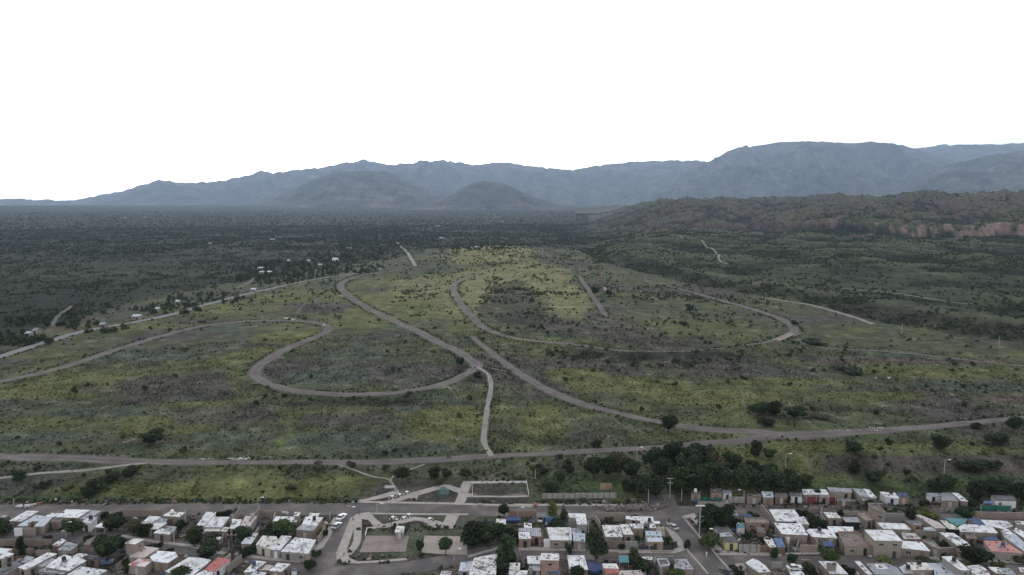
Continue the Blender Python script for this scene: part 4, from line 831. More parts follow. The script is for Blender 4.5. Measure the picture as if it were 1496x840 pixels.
h_("blue striped canvas shelter below the black striped roof", 'I', [(640,745),(755,750),(720,690),(620,690)], 2.3, 'navy_sheet', cat='canopy', openf=True)
h_("crumpled pale sheets roof behind the big pale front roof", 'J', [(690,665),(885,668),(810,600),(660,600)], 2.8, 'pink_roof', 'brick', hatch=2, stones=10)
h_("dark low roof behind the long grey shadowed yard at the east corner", 'K', [(580,660),(700,665),(660,600),(560,600)], 2.4, 'brown_roof', 'wood', hatch=1)
h_("blue striped tarp behind the salmon red terrace", 'K', [(770,675),(960,680),(900,640),(790,650)], 2.5, 'navy_sheet', cat='canopy', openf=True)
# ------------------------------------------------------------------ yard walls and fences
def wallpath(label, view, pts, h, mt, thick=.18, name='yard_wall', cat='wall', posts=False):
    g = [plane_pt(u, v, 0.0) for u, v in vp(view, pts)]; ox, oy = g[0]
    root = tag(empty(name, (ox, oy, 0), label, cat), kind='thing') if posts else None
    m = MB(); n = len(g)
    for i in range(n-1):
        a = Vector(g[i]); b = Vector(g[i+1]); L = (b-a).length; c = (a+b)/2; z0 = min(hz_(*a), hz_(*b))
        hh = h+.004*i; m.box((c.x-ox, c.y-oy, z0-.4+(hh+.4)/2), (L+thick*.9*(i % 2), thick, hh+.4), math.atan2(b.y-a.y, b.x-a.x))
        if not posts: m.box((c.x-ox, c.y-oy, z0+hh+.04), (L, thick+.06, .08), math.atan2(b.y-a.y, b.x-a.x))
    if posts:
        m.build('panel', mt, root)
        for i in range(n-1):
            a = Vector(g[i]); b = Vector(g[i+1]); L = (b-a).length
            for k in range(int(L/3)+1):
                p = a+(b-a)*k/max(1, int(L/3)); q = MB(); q.box((p.x-ox, p.y-oy, hz_(*p)+h/2+.1), (.16, thick+.12, h+.3)); q.build('post', M['grey_metal'], root)
        return root
    o = m.build(name, mt); o.location = (ox, oy, 0); return tag(o, label, cat, kind='thing')
W_ = wallpath
W_("tan brick street wall in front of the notched white roof", 'A', [(165,408),(400,402),(492,318)], 2.4, M['tan_brick'])
W_("long brown wall along the south side of the westernmost street", 'A', [(-60,527),(250,526),(580,522)], 2.2, M['brick'])
W_("brown back wall facing the dirt bank in the second west block", 'B', [(285,187),(745,190)], 2.2, M['brick'])
W_("pale party wall running back from the white roof to the lane, third block", 'C', [(420,330),(545,168)], 2.5, M['plaster'])
W_("high tan wall east of the pinkish roof, running to the back lane", 'C', [(652,335),(765,190)], 3.3, M['plaster'])
W_("brown back wall closing the empty green lot", 'C', [(768,192),(1000,196)], 2.1, M['brick'])
W_("brick side wall of the corner house along the wide pavement", 'D', [(490,502),(545,420),(575,330)], 2.1, M['tan_brick'])
W_("tan wall of the open walled yard beside the red roof", 'C', [(400,832),(560,700)], 2.3, M['tan_brick'])
W_("pinkish back wall along the lane between the small tree and the dark carport", 'E', [(780,192),(1100,194)], 2.2, M['orange_brick'])
W_("tall tan back wall facing the rubble heaps", 'G', [(82,237),(405,238)], 2.8, M['tan_brick'])
W_("thin side wall running from the tall tan back wall towards the great tree", 'G', [(72,250),(130,335)], 2.2, M['plaster'])
W_("brown front yard wall right beside the great tree", 'G', [(200,548),(400,550)], 2.4, M['brick'])
W_("grey block front wall next to the brown yard wall and the lane", 'G', [(405,552),(542,555)], 2.4, M['block'])
W_("iron railing fence in front of the orange faced house", 'G', [(545,560),(935,566),(985,505)], 1.2, M['dark_metal'], .06, 'fence', 'fence', True)
W_("long pale concrete panel wall on the waste ground south of the grove", 'X', [(792,729),(840,729),(900,728.5)], 1.8, M['panel'])
W_("pinkish brick ruin walls at the end of the pale panel wall", 'X', [(877,721),(893,721),(893,724)], 2.2, M['orange_brick'])
W_("wooden panel fence between the yellow shop and the brown fence", 'L', [(330,560),(590,562)], 2.2, M['panel'])
W_("brown board fence in front of the junk yard beside the pavement shrub", 'L', [(594,557),(722,558)], 1.8, M['wood'])
W_("long diagonal brick wall dividing the junk yard from the triple compound", 'L', [(600,45),(745,225),(900,470),(935,550)], 2.2, M['tan_brick'])
W_("tan front yard wall below the triple compound", 'L', [(1080,562),(1290,566)], 2.2, M['tan_brick'])
W_("brick side wall between the triple compound and the striped roof", 'L', [(1190,400),(1300,520)], 2.2, M['tan_brick'])
W_("dark red board fence in the row under the grove", 'I', [(442,268),(765,272)], 2.3, M['red_fence'], .08, 'fence', 'fence', True)
W_("low tan wall around the orange gabled house in the east block", 'J', [(805,648),(1075,648)], 2.3, M['tan_brick'])
W_("tan wall closing the dark green yard beside the long white roof", 'J', [(1050,838),(1260,838)], 2.0, M['tan_brick'])
W_("long grey brown wall along the far east dirt street", 'K', [(680,432),(950,438),(1300,446)], 2.0, M['brick'])
W_("short pale barrier along the dirt street beside the light green bush", 'K', [(265,368),(445,366)], 1.3, M['panel'])
W_("green netted fence before the dark roofed pale house", 'K', [(740,355),(900,360),(1075,362)], 2.0, M['green_net'], .05, 'fence', 'fence', True)
W_("broken plank fence under the grove west of the light patched shack", 'H', [(410,262),(600,264)], 2.0, M['panel'])
W_("tan low wall with pale coping where the grove meets the crossroads", 'X', [(1019,739),(1066,741)], 1.6, M['plaster'])
W_("white metal gate panel beside the tan wall of the notched roof", 'A', [(166,412),(255,411)], 2.6, M['white_paint'])
W_("white sheet gate beside the porch of the widest white roof", 'F', [(338,538),(415,538)], 2.6, M['white_paint'])
W_("low white wall framing the west court's rear corner", 'O', [(410,712),(430,636),(520,632)], .5, M['white_plaster'])
W_("yard wall of long grey blocks at the back of the east block", 'I', [(620,368),(600,440),(650,520)], 1.9, M['block'])
W_("brown wall in front of the tan mud yard, bottom west row", 'B', [(230,800),(350,700)], 1.8, M['tan_brick'])
W_("fence of dark boards between the grove shacks and the crossroads", 'H', [(0,238),(110,240),(350,250)], 1.3, M['green_net'], .05, 'fence', 'fence', True)

for a in [("party wall running back from the small corner house to the rear lane, second west block", 'B', [(905,330),(1010,180)], 2.2, M['block']),
 ("party wall between the empty green lot and the round street tree", 'C', [(905,330),(935,215)], 2.2, M['plaster']),
 ("tan party wall right of the red roofed house, reaching the street", 'C', [(255,830),(440,690)], 2.4, M['plaster']),
 ("wall behind the pale blue tin roof, third block", 'C', [(690,490),(752,390)], 2.4, M['brick']),
 ("garden wall west of the vaulted carport", 'B', [(940,345),(1010,245)], 1.8, M['block']),
 ("low front wall of the vaulted carport's yard", 'C', [(250,480),(340,490),(360,420)], 1.4, M['plaster']),
 ("dark front fence below the pale blue tin roof", 'C', [(480,560),(690,575)], 1.3, M['dark_metal']),
 ("wall closing the yard east of the little white shed, middle block", 'F', [(322,540),(330,420)], 1.8, M['brick']),
 ("wall between the tall grey L roofed block and the great tree", 'F', [(835,440),(838,300)], 1.9, M['block']),
 ("low courtyard wall south of the triple compound, slanting", 'L', [(1040,560),(1075,440)], 1.8, M['brick']),
 ("wall east of the striped roof towards the street", 'M', [(275,440),(340,560)], 2.0, M['tan_brick']),
 ("long brick wall along the back of the stained white block", 'I', [(470,372),(620,376)], 1.7, M['brick']),
 ("boundary wall from the slate roof to the tall unfinished house", 'I', [(850,405),(1020,410)], 1.5, M['plaster']),
 ("back wall of the white roof behind the two storey house", 'J', [(400,475),(690,478)], 2.6, M['block']),
 ("tan wall in front of the far east compound's front roof", 'K', [(520,640),(760,648)], 1.8, M['tan_brick']),
 ("kerbside planter wall below the fence of the orange faced house", 'G', [(700,590),(930,592)], .5, M['plaster']),
 ("grey wall behind the bottom row's curved white roof", 'L', [(730,760),(860,765)], 1.8, M['block']),
 ("front wall between the parked white car and the rimmed roof", 'L', [(1090,720),(1200,724)], 1.6, M['brick']),
 ("wall along the lane below the great tree", 'G', [(150,640),(330,645)], 1.7, M['tan_brick']),
 ("side wall of the unfinished frame house at the bottom", 'G', [(730,760),(745,690),(950,680)], 1.4, M['block']),
 ("tan wall at the bottom edge west of the cypress", 'A', [(150,610),(380,605)], 1.6, M['brick']),
 ("yard wall south of the ribbed white shed", 'A', [(400,625),(570,620)], 1.5, M['tan_brick']),
 ("yard wall between the brown flat house and the big street tree", 'A', [(905,600),(1085,610)], 1.7, M['brick'])]: W_(*a)

# ------------------------------------------------------------------ trees and shrubs
def leaves(N, lobes, size, seed, tone=0.25, up=0.0):
    r = np.random.RandomState(seed); L = np.array(lobes, float); w_ = L[:, 3]**2; k = r.choice(len(L), N, p=w_/w_.sum())
    d = r.normal(size=(N, 3)); d /= np.linalg.norm(d, axis=1)[:, None]; rad = (0.45+0.62*r.rand(N)**0.7)[:, None]
    c = L[k, :3]+d*rad*L[k, 3:6]
    n = d+r.normal(size=(N, 3))*0.7+np.array([0, 0, up]); n /= np.linalg.norm(n, axis=1)[:, None]
    a = np.cross(n, r.normal(size=(N, 3))); a /= np.linalg.norm(a, axis=1)[:, None]; b = np.cross(n, a)
    s = size*(0.6+0.8*r.rand(N))[:, None]
    q = np.stack([c-a*s-b*s*.6, c+a*s*.2-b*s*.8, c+a*s+b*s*.5, c-a*s*.1+b*s*.9], 1)
    lt = (1+(r.rand(len(L))-.5)*0.5)[k]; t = lt*(1+(r.rand(N)-.5)*2*tone); hue = 1+(r.rand(N)-.5)*.3
    col = np.stack([t*hue, t, t*(0.9+.2*r.rand(N))], 1); return q.reshape(-1, 3), np.repeat(col, 4, 0)
def leaf_mesh(name, V, Cc, mt, attr='tone'):
    n = len(V)//4; me = bpy.data.meshes.new(name); me.vertices.add(len(V)); me.vertices.foreach_set('co', V.astype(np.float32).ravel())
    me.loops.add(n*4); me.loops.foreach_set('vertex_index', np.arange(n*4, dtype=np.int32)); me.polygons.add(n)
    me.polygons.foreach_set('loop_start', np.arange(0, n*4, 4, dtype=np.int32)); me.polygons.foreach_set('loop_total', np.full(n, 4, np.int32))
    a = me.color_attributes.new(attr, 'FLOAT_COLOR', 'POINT'); a.data.foreach_set('color', np.concatenate([Cc, np.ones((len(Cc), 1))], 1).astype(np.float32).ravel())
    me.materials.append(mt); me.update(calc_edges=True); return me
def lobes_for(kind, seed):
    r = random.Random(seed*7+len(kind)); o = []
    if kind == 'round':
        for i in range(11):
            a = r.uniform(0, 6.28); q = r.uniform(.05, .30); z = r.uniform(.26, .80); s = r.uniform(.12, .21); q *= 1-abs(z-.6)*1.1; o.append((q*math.cos(a), q*math.sin(a), z, s, s, s*r.uniform(.7, 1)))
        o.append((0, 0, .48, .26, .26, .28))
    elif kind == 'tall':
        for i in range(13):
            a = r.uniform(0, 6.28); z = .16+.8*i/13; q = r.uniform(.02, .17)*(1.1-abs(z-.45)); s = r.uniform(.10, .17)*(1.15-.55*z); o.append((q*math.cos(a), q*math.sin(a), z, s, s, s*1.35))
    elif kind == 'poplar':
        for i in range(10):
            a = r.uniform(0, 6.28); z = .15+.8*i/10; q = r.uniform(0, .06); s = .11*(1.1-.65*z)+.02; o.append((q*math.cos(a), q*math.sin(a), z, s, s, s*1.7))
    elif kind == 'ball':
        o = [(0, 0, .66, .30, .30, .30)]+[(.17*math.cos(i), .17*math.sin(i), .66+.1*math.sin(i*2.3), .17, .17, .16) for i in range(6)]
    elif kind == 'bush':
        for i in range(8):
            a = r.uniform(0, 6.28); q = r.uniform(.1, .42); s = r.uniform(.2, .34); o.append((q*math.cos(a), q*math.sin(a), r.uniform(.25, .62), s, s, s*.95))
    elif kind == 'shrub':
        for i in range(4):
            a = r.uniform(0, 6.28); q = r.uniform(.05, .3); s = r.uniform(.2, .32); o.append((q*math.cos(a), q*math.sin(a), r.uniform(.25, .6), s, s, s*1.1))
    return o
_crown = {}
WUNIT = dict(round=.80, tall=.42, poplar=.24, ball=.64, bush=1.25, shrub=.95)
def crown_mesh(kind, var, lm):
    k = (kind, var, lm)
    if k not in _crown:
        N, s = dict(round=(2300, .034), tall=(2300, .026), poplar=(1300, .022), ball=(1500, .032), bush=(1300, .055), shrub=(170, .11))[kind]
        V, c = leaves(N, lobes_for(kind, var), s, var*13+5); _crown[k] = leaf_mesh('crown', V, c, M[lm])
    return _crown[k]
_trunk = {}
def trunk_mesh(kind, var):
    k = (kind, var)
    if k not in _trunk:
        r = random.Random(var); m = MB(); top = .5 if kind in ('round', 'ball') else .7
        m.bar((0, 0, -.04), (.01, .01, top*.5), .032, .024, 7); m.bar((.01, .01, top*.5), (0, .02, top), .024, .010, 7)
        for i in range(5):
            a = i*1.3+r.random(); q = .20 if kind in ('round', 'bush') else .09
            m.bar((.008, .01, top*(.4+.08*i)), (q*math.cos(a), q*math.sin(a), top*(.8+.1*i)), .013, .005, 5)
        _trunk[k] = new_mesh('trunk', m.v, m.f, M['trunk'], True)
    return _trunk[k]
TN = [0]
def tree(u, v, wpx, hpx, kind, lm, label, group=None, cat=None):
    TN[0] += 1; x, y, z = G(u, v); f = y*math.cos(PITCH)+(CAM_H-z)*math.sin(PITCH); h = hpx*f/FPX*1.02; wd = wpx*f/FPX*1.08; var = TN[0] % 3
    if len(label.split()) > 16: print('LONG', label)
    root = empty('shrub' if kind in ('bush', 'shrub') else 'tree', (x, y, z), label, cat or ('shrub' if kind in ('bush', 'shrub') else 'tree'), group)
    s = wd/WUNIT[kind]; root.scale = (s, s*rnd.uniform(.9, 1.1), h/.98); root.rotation_euler.z = TN[0]*2.4
    link('trunk' if kind not in ('bush', 'shrub') else 'stem', trunk_mesh(kind, var), root); link('crown' if kind not in ('bush', 'shrub') else 'foliage', crown_mesh(kind, var, lm), root)
    return root
D_, Y_, Mi, O_ = 'leaf_dark', 'leaf_yellow', 'leaf_mid', 'leaf_olive'
for a in [
 (5,783,34,24,'round',D_,"dark tree at the western picture edge beside the notched white roof"),
 (32,809,14,26,'tall',D_,"slim dark cypress like tree standing by the long brown street wall"),
 (106,782,28,27,'round',Mi,"broad olive green tree in front of the largest white roof of the west block"),
 (150,757,18,13,'bush',D_,"reddish dark shrub behind the white canopy, by the back lane"),
 (171,775,34,28,'round',D_,"dark tree touching the pointed white canopy"),
 (196,783,26,26,'round',O_,"brownish green tree, western one of the pair before the grey cornered white roof"),
 (212,784,26,22,'round',D_,"darker eastern tree of the pair before the grey cornered white roof"),
 (158,818,40,44,'round',D_,"largest street tree of the west block, between the tan ruin and the two storey house"),
 (177,806,16,22,'round',D_,"small dark tree hugging the east side of the largest west street tree"),
 (179,824,16,14,'bush',D_,"dark shrub in the mud yard under the two storey tan house"),
 (186,838,7,22,'tall',D_,"very thin dark tree beside the red patched roof"),
 (262,778,18,19,'round',D_,"round dark tree between the second and third west blocks"),
 (284,796,28,28,'round',Mi,"loose green street tree under the steep narrow white roof"),
 (303,817,36,28,'round',D_,"dense dark tree on the street just behind the red roof"),
 (248,808,14,9,'bush',D_,"low dark shrub on the middle of the lower west street"),
 (326,756,20,12,'bush',D_,"dark shrubs behind the ridge lined white roof at the back lane"),
 (356,791,26,23,'round',D_,"dark tree shading the pale blue tin roof"),
 (364,808,28,13,'bush',D_,"dark garden hedge below the pale blue tin roof"),
 (337,814,18,12,'bush',O_,"olive shrub on the pavement near the tall street pole, third block"),
 (345,752,14,8,'bush',O_,"pale olive shrub inside the walled lot at the back lane"),
 (416,783,32,27,'round',Mi,"round street tree before the white roof with a cabin on top"),
 (400,778,26,14,'bush',D_,"overgrown dark shrub in the empty green lot"),
 (439,819,12,14,'bush',D_,"small shrub in front of the hatch roofed corner house"),
 (452,834,22,18,'round',D_,"round dark tree at the corner of the wide street, bottom west"),
 (463,812,14,12,'bush',Mi,"green verge shrub between pavement and west wide street"),
 (476,784,8,12,'bush',D_,"dark narrow verge shrub beside the big brick corner house"),
 (263,848,36,22,'round',D_,"dark feathery treetop rising from the bottom edge before the long white double roof"),
 (690,800,40,44,'round',D_,"western giant tree of the plaza, next to the east court"),
 (712,798,40,40,'round',D_,"eastern giant tree of the plaza, over the small white roof"),
 (728,786,22,22,'round',D_,"small dark tree closing the plaza tree mass on the east"),
 (651,812,19,28,'ball',Mi,"single round topped tree with bare trunk standing on the east court"),
 (614,806,12,20,'bush',D_,"dark upright shrub between the two courts"),
 (744,826,26,46,'tall',Mi,"tall leafy poplar like tree by the lane, west of the white roofed brick house"),
 (744,792,18,24,'tall',D_,"dark smaller tree directly behind the tall leafy poplar like tree"),
 (732,842,26,28,'round',D_,"dark tree in the gap east of the big littered roof"),
 (736,758,16,22,'ball',D_,"single dark tree at the east end of the back street kerb by the pinkish wall"),
 (807,762,14,30,'poplar',Y_,"tall yellow green poplar on the back lane"),
 (824,758,9,17,'poplar',O_,"thin olive sapling beside the tall yellow green poplar"),
 (812,772,32,13,'bush',D_,"hedge of dark shrubs behind the widest white roof"),
 (833,803,9,12,'bush',O_,"small olive plant at the porch corner under the light blue roof"),
 (831,809,9,9,'bush',D_,"small dark plant on the lane kerb before the light blue roof"),
 (870,823,34,54,'round',D_,"great dark rounded tree of the middle block, taller than every neighbour"),
 (938,838,36,26,'round',D_,"wide dark tree at the bottom lane beside the teal shelter"),
 (925,820,14,22,'poplar',Mi,"upright green treetop above the wide dark tree at the teal shelter"),
 (843,848,30,24,'round',D_,"dark tree at the bottom edge before the white bluish roof"),
 (890,762,12,9,'bush',O_,"small shrub against the tall tan back wall"),
 (925,763,22,9,'bush',D_,"shrub between the tall tan wall and the thin white strip roof"),
 (985,848,24,18,'round',Mi,"green tree at the bottom edge below the unfinished frame house"),
 (1033,775,36,44,'round',D_,"big dark tree on the corner, western half behind the transformer poles"),
 (1054,778,34,48,'round',D_,"big dark tree on the corner, eastern half beside the grey kiosk"),
 (1037,803,30,26,'round',Mi,"medium green street tree between transformer poles and the street lamp"),
 (1072,768,20,16,'bush',D_,"dark shrubs in the yard east of the big corner tree"),
 (1093,790,10,16,'bush',D_,"dark spindly shrub amid the junk yard"),
 (1193,728,11,14,'ball',D_,"small dark ball shaped tree in front of the red fence house"),
 (1171,756,18,15,'bush',D_,"dark shrub on the dirt street north of the triple compound"),
 (1188,776,20,28,'round',D_,"dark garden tree east of the triple compound"),
 (1200,772,16,14,'bush',D_,"low dark garden shrub beside the dark garden tree, east block"),
 (1228,752,12,9,'bush',D_,"lone little shrub on the dirt street before the stained white block"),
 (1268,738,26,12,'bush',D_,"dark shrub before the half white half grey steep roof"),
 (1329,756,18,14,'bush',D_,"dark dense shrub at the wall near the empty dirt lot"),
 (1357,758,28,18,'bush',Y_,"light yellow green rounded shrub by the far east dirt street"),
 (1411,760,30,22,'round',D_,"dark bushy tree beside the teal roof"),
 (1209,822,32,23,'round',Mi,"green rounded street tree below the striped roof"),
 (1426,824,46,28,'round',D_,"wide dark street tree in front of the salmon red terrace"),
 (1458,832,20,13,'bush',Y_,"yellowish shrub on the bottom east pavement"),
 (1416,828,16,10,'bush',Y_,"small yellow green shrub at the foot of the wide dark street tree"),
 (1157,823,18,16,'round',Mi,"light green round shrub tree on the pavement below the triple compound"),
 (1132,816,16,15,'bush',D_,"dark shrub before the white door of the blue tarp shack"),
 (1183,838,24,18,'bush',D_,"dark shrub at the bottom next to the parked white car"),
 (1292,822,24,9,'bush',Y_,"yellow flecked low hedge before the two storey tan house"),
 (1287,811,14,9,'bush',D_,"grey green shrub under the two storey tan house's west window"),
 (1355,822,30,7,'bush',Mi,"long low green hedge east of the pale front roof"),
 (1238,838,18,14,'bush',D_,"dark shrub behind the rimmed roof with a brick box"),
 (1490,822,16,12,'bush',O_,"olive shrub at the bottom east picture edge"),
 (587,705,22,22,'ball',D_,"dark round tree standing alone beside the forked footpath"),
 (634,700,20,18,'round',D_,"western of two touching dark trees behind the plaza"),
 (652,700,18,17,'round',D_,"eastern of two touching dark trees behind the plaza"),
 (643,708,15,13,'bush',O_,"brownish shrub under the two touching dark trees"),
 (680,701,18,16,'ball',D_,"dark tree at the head of the straight plaza path"),
 (819,706,18,19,'round',D_,"dark tree beside the patch of pale earth near the football ground"),
 (803,721,22,19,'round',D_,"dark tree at the west end of the pale panel wall"),
 (792,690,26,12,'bush',D_,"wide dark shrub north of the football ground's corner"),
 (830,690,20,12,'bush',D_,"dark shrub just east of the wide one near the football ground"),
 (941,730,38,40,'round',D_,"dark tree between the rubble heaps and the crossing poles"),
 (922,716,24,18,'bush',D_,"dark undergrowth clump beside the pinkish brick ruin"),
 (994,718,32,34,'tall',Mi,"greyer green tree right behind the white topped crossing pole"),
 (976,632,30,28,'round',D_,"solitary dark tree where the long race track nears the dirt road"),
 (1104,669,20,28,'round',D_,"thin crowned dark tree beside the dirt road north of the grove"),
 (1123,671,20,18,'round',D_,"low round dark tree east of the thin crowned one"),
 (1110,607,36,20,'round',D_,"left tree of the dark clump in the eastern field"),
 (1130,606,26,22,'round',D_,"middle and tallest tree of the dark clump in the eastern field"),
 (1160,611,30,19,'round',D_,"right tree of the dark clump in the eastern field"),
 (1120,622,26,15,'bush',D_,"rounded shrub in front of the dark clump in the eastern field"),
 (1190,610,36,8,'bush',O_,"low brown shrubs trailing off the dark clump"),
 (221,650,36,24,'round',D_,"big dark bush like tree alone in the western field above the dirt road"),
 (872,653,16,13,'bush',D_,"dark shrub on the verge near the grove's west end"),
 (672,533,11,14,'bush',D_,"dark shrub just before the place where the two tracks join"),
 (697,552,11,10,'bush',D_,"shrub at the top of the winding pale path"),
 (30,704,24,18,'round',D_,"dark round tree beside the pale side path at the western edge"),
 (151,709,42,17,'bush',D_,"long dark thicket on the western bank"),
 (131,724,26,15,'bush',D_,"dark thicket just above the back street, west"),
 (190,692,30,11,'bush',D_,"dark low thicket where the side path meets the dirt road"),
 (467,685,24,12,'bush',O_,"rounded olive shrub beside the start of the footpath"),
 (513,683,14,10,'bush',O_,"small olive shrub by the dirt road above the footpath"),
 (1246,663,30,20,'round',D_,"round dark tree by the dirt road, western of three in the east"),
 (1375,658,30,24,'round',D_,"round dark tree by the dirt road, second of three in the east"),
 (1456,650,38,18,'bush',D_,"wide dark shrub near the eastern end of the dirt road"),
 (1480,631,26,24,'round',D_,"round dark tree above the bend of the road at the east edge"),
 (1425,625,18,9,'bush',D_,"small shrub below the far end of the eastern road"),
 (1275,707,28,24,'round',D_,"round tree on the green lower bank between two shack groups"),
 (1377,720,38,26,'round',D_,"wide round tree behind the pale rooms with grey roof"),
 (1424,730,30,30,'round',D_,"western tree of the dark group behind the far east shacks"),
 (1446,722,30,24,'round',D_,"second tree of the dark group behind the far east shacks"),
 (1470,724,32,26,'round',D_,"third tree of the dark group behind the far east shacks"),
 (1492,734,28,32,'round',D_,"tree at the very east edge of the group behind the shacks"),
 (1420,741,14,14,'bush',D_,"shrub beside the bright blue canopy"),
 (1424,686,42,17,'bush',D_,"wide dark thicket on the brown bank, east"),
 (1452,684,24,13,'bush',D_,"small dark thicket beside the wide one on the brown bank"),
 (1246,690,24,18,'bush',D_,"dark thicket on the brown bank above the steep roofed houses"),
 (72,503,18,10,'round',D_,"round dark tree at the highway side near the white farm sheds"),
 (1190,502,40,7,'bush',D_,"dark shrubs beneath the little bridge"),
 (1238,544,44,6,'bush',D_,"long dark line of shrubs across the eastern field"),
 (1160,476,13,9,'round',D_,"dark forked tree beside the bend of the eastern track"),
 (1008,456,14,12,'round',D_,"dark tree inside the eastern track loop, northern one"),
 (998,477,12,9,'bush',D_,"dark shrub in the middle of the eastern track loop"),
 (889,433,14,10,'round',D_,"dark tree just below the wooden tower"),
 (870,430,14,12,'round',D_,"dark tree west of the wooden tower beside the short track"),
 (70,792,12,12,'bush',D_,"small dark shrub on the west street between the two wall stretches"),(130,796,20,16,'round',D_,"dark little tree between the patched grey shack and the tan ruin"),
 (232,800,12,10,'bush',D_,"dark kerb shrub opposite the wide white roof with tan walls"),(390,790,20,16,'round',D_,"dark tree at the south end of the empty green lot"),
 (320,792,14,14,'bush',D_,"dark shrub beside the tiny white awning, third block"),(457,772,10,12,'bush',D_,"shrub in the corner house's dark side yard"),
 (1100,760,18,14,'bush',D_,"dark shrub behind the pinkish concrete rooms"),(1120,796,16,14,'bush',D_,"dark shrub between brown shed and white plastic shack"),
 (1340,770,12,9,'bush',D_,"dark plant behind the dark patched tin roof"),(1375,800,26,12,'bush',D_,"low dark garden beside the long white roof with openings"),
 (1150,735,12,12,'bush',D_,"dark shrub before the ragged brown shack"),(1350,740,16,12,'bush',D_,"dark shrubs at the edge of the empty dirt lot"),
 (1003,800,14,12,'bush',D_,"dark planting in the pavement bed along the wide street's west side"),(965,796,16,14,'bush',D_,"dark garden shrub west of the orange faced house"),
 (770,842,14,18,'round',D_,"dark little tree at the bottom between two white porch roofs"),(905,800,18,10,'bush',D_,"shrubs under the roof with dark square holes"),
 (100,820,14,10,'bush',D_,"dark shrub north of the broad white chimney roof"),(1080,842,16,14,'bush',D_,"dark planting beside the curved white roof"),
]: tree(*a)
GV = "trees of the dense grove"
for (u, v, wd, hh, lm) in [(868,698,30,34,D_),(888,700,32,36,D_),(905,694,32,36,O_),(922,700,30,34,D_),(965,702,36,36,D_),(985,716,36,38,Mi),(1003,702,36,44,D_),(955,684,32,32,D_),(980,680,36,36,D_),
   (1010,684,36,40,D_),(1035,688,36,36,D_),(1028,713,38,38,Mi),(1055,714,36,38,D_),(1072,694,36,34,D_),(1085,716,38,36,Mi),(1110,718,38,36,D_),(1135,718,40,34,D_),(1158,717,34,30,D_),(1176,713,26,22,D_),
   (1100,698,34,28,D_),(1050,700,34,40,O_),(1128,702,30,26,D_),(1015,722,30,30,D_),(960,725,26,28,D_)]:
    tree(u, v, wd, hh, 'round', lm, "dark green tree crowded among others in the dense grove above the shacks", GV)

# -- density of the wild vegetation
def near_roads(x, y):
    P = np.concatenate([c[::2] for c, w_ in ROADS]); W = np.concatenate([w_[::2] for c, w_ in ROADS]); ok = np.zeros(len(x), bool)
    for i in range(0, len(x), 4000):
        d = np.hypot(x[i:i+4000, None]-P[None, :, 0], y[i:i+4000, None]-P[None, :, 1]); ok[i:i+4000] = (d < W[None, :]+0.8).any(1)
    return ok
def ell(u, v, cu, cv, ru, rv): return ((u-cu)/ru)**2+((v-cv)/rv)**2 < 1
def density(x, y):
    z = H(x, y); u, v = to_px(x, y, z); r = np.hypot(x, y)
    cl = np.clip(0.55+2.6*fbm(x, y, 26, 3, 61)+1.2*fbm(x, y, 90, 2, 66), 0.03, 3)
    d = np.full(len(x), 0.003); far = (np.where(u < 620, r > 575+u*0.95, r > 1330)) & (v < 520)
    d = np.where(ell(u, v, 740, 425, 165, 75), .022, d); d = np.where(ell(u, v, 755, 455, 62, 34), .055, d)
    d = np.where(ell(u, v, 1000, 460, 150, 44), .022, d); d = np.where((u > 690) & (v > 490) & (v < 600), np.maximum(d, .012), d)
    d = np.where((u < 500) & (v < 480), np.maximum(d, .013), d)
    de, s_ = seg_dist(x, y, EMB); d = np.where((de < 22) & (s_ < 0), .10, d); dl, s2 = seg_dist(x, y, LOOP); d = np.where((dl < 9), .03, d)
    dt_, st = seg_dist(x, y, TERR); bey = (dt_*st > -4) & (u > 830) & (r > 480); d = np.where(bey, .040, d)
    d = np.where(bey & (dt_ < 34), .20, d); d = np.where(far, .032, d)
    d = np.where((y > 221) & (y < 262), np.maximum(d, .02), d); d = np.where((y > 221) & (y < 229) & (u < 560), .10, d)
    d = np.where((u > 1165) & (y > 233) & (y < 250), .05, d); d = np.where(ell(u, v, 850, 705, 110, 28), .05, d)
    d = np.where((u > 860) & (r > 1880), d*.35, d)
    k = np.where(far | bey, 1+0.9*np.clip(fbm(x, y, 150, 3, 62)*3, -0.8, 1), 1)
    return d*cl*k, z, u, v, r
def scatter(n, r0, r1, seed, amin=-.70, amax=.70):
    q = np.random.RandomState(seed); a = q.uniform(amin, amax, n); r = np.sqrt(q.uniform(r0*r0, r1*r1, n)); x = r*np.sin(a); y = r*np.cos(a)
    area = (amax-amin)/2*(r1*r1-r0*r0); d, z, u, v, rad = density(x, y); keep = (q.rand(n) < d*area/n) & (u > -40) & (u < 1536) & (y > 221) & (v < 760)
    x, y, z, u, v, rad, d = [k[keep] for k in (x, y, z, u, v, rad, d)]
    pl = (u > 515) & (u < 780) & (y < 233)
    nr = (near_roads(x, y) if r0 < 1300 else np.zeros(len(x), bool)) | pl
    return [k[~nr] for k in (x, y, z, u, v, rad, d)]
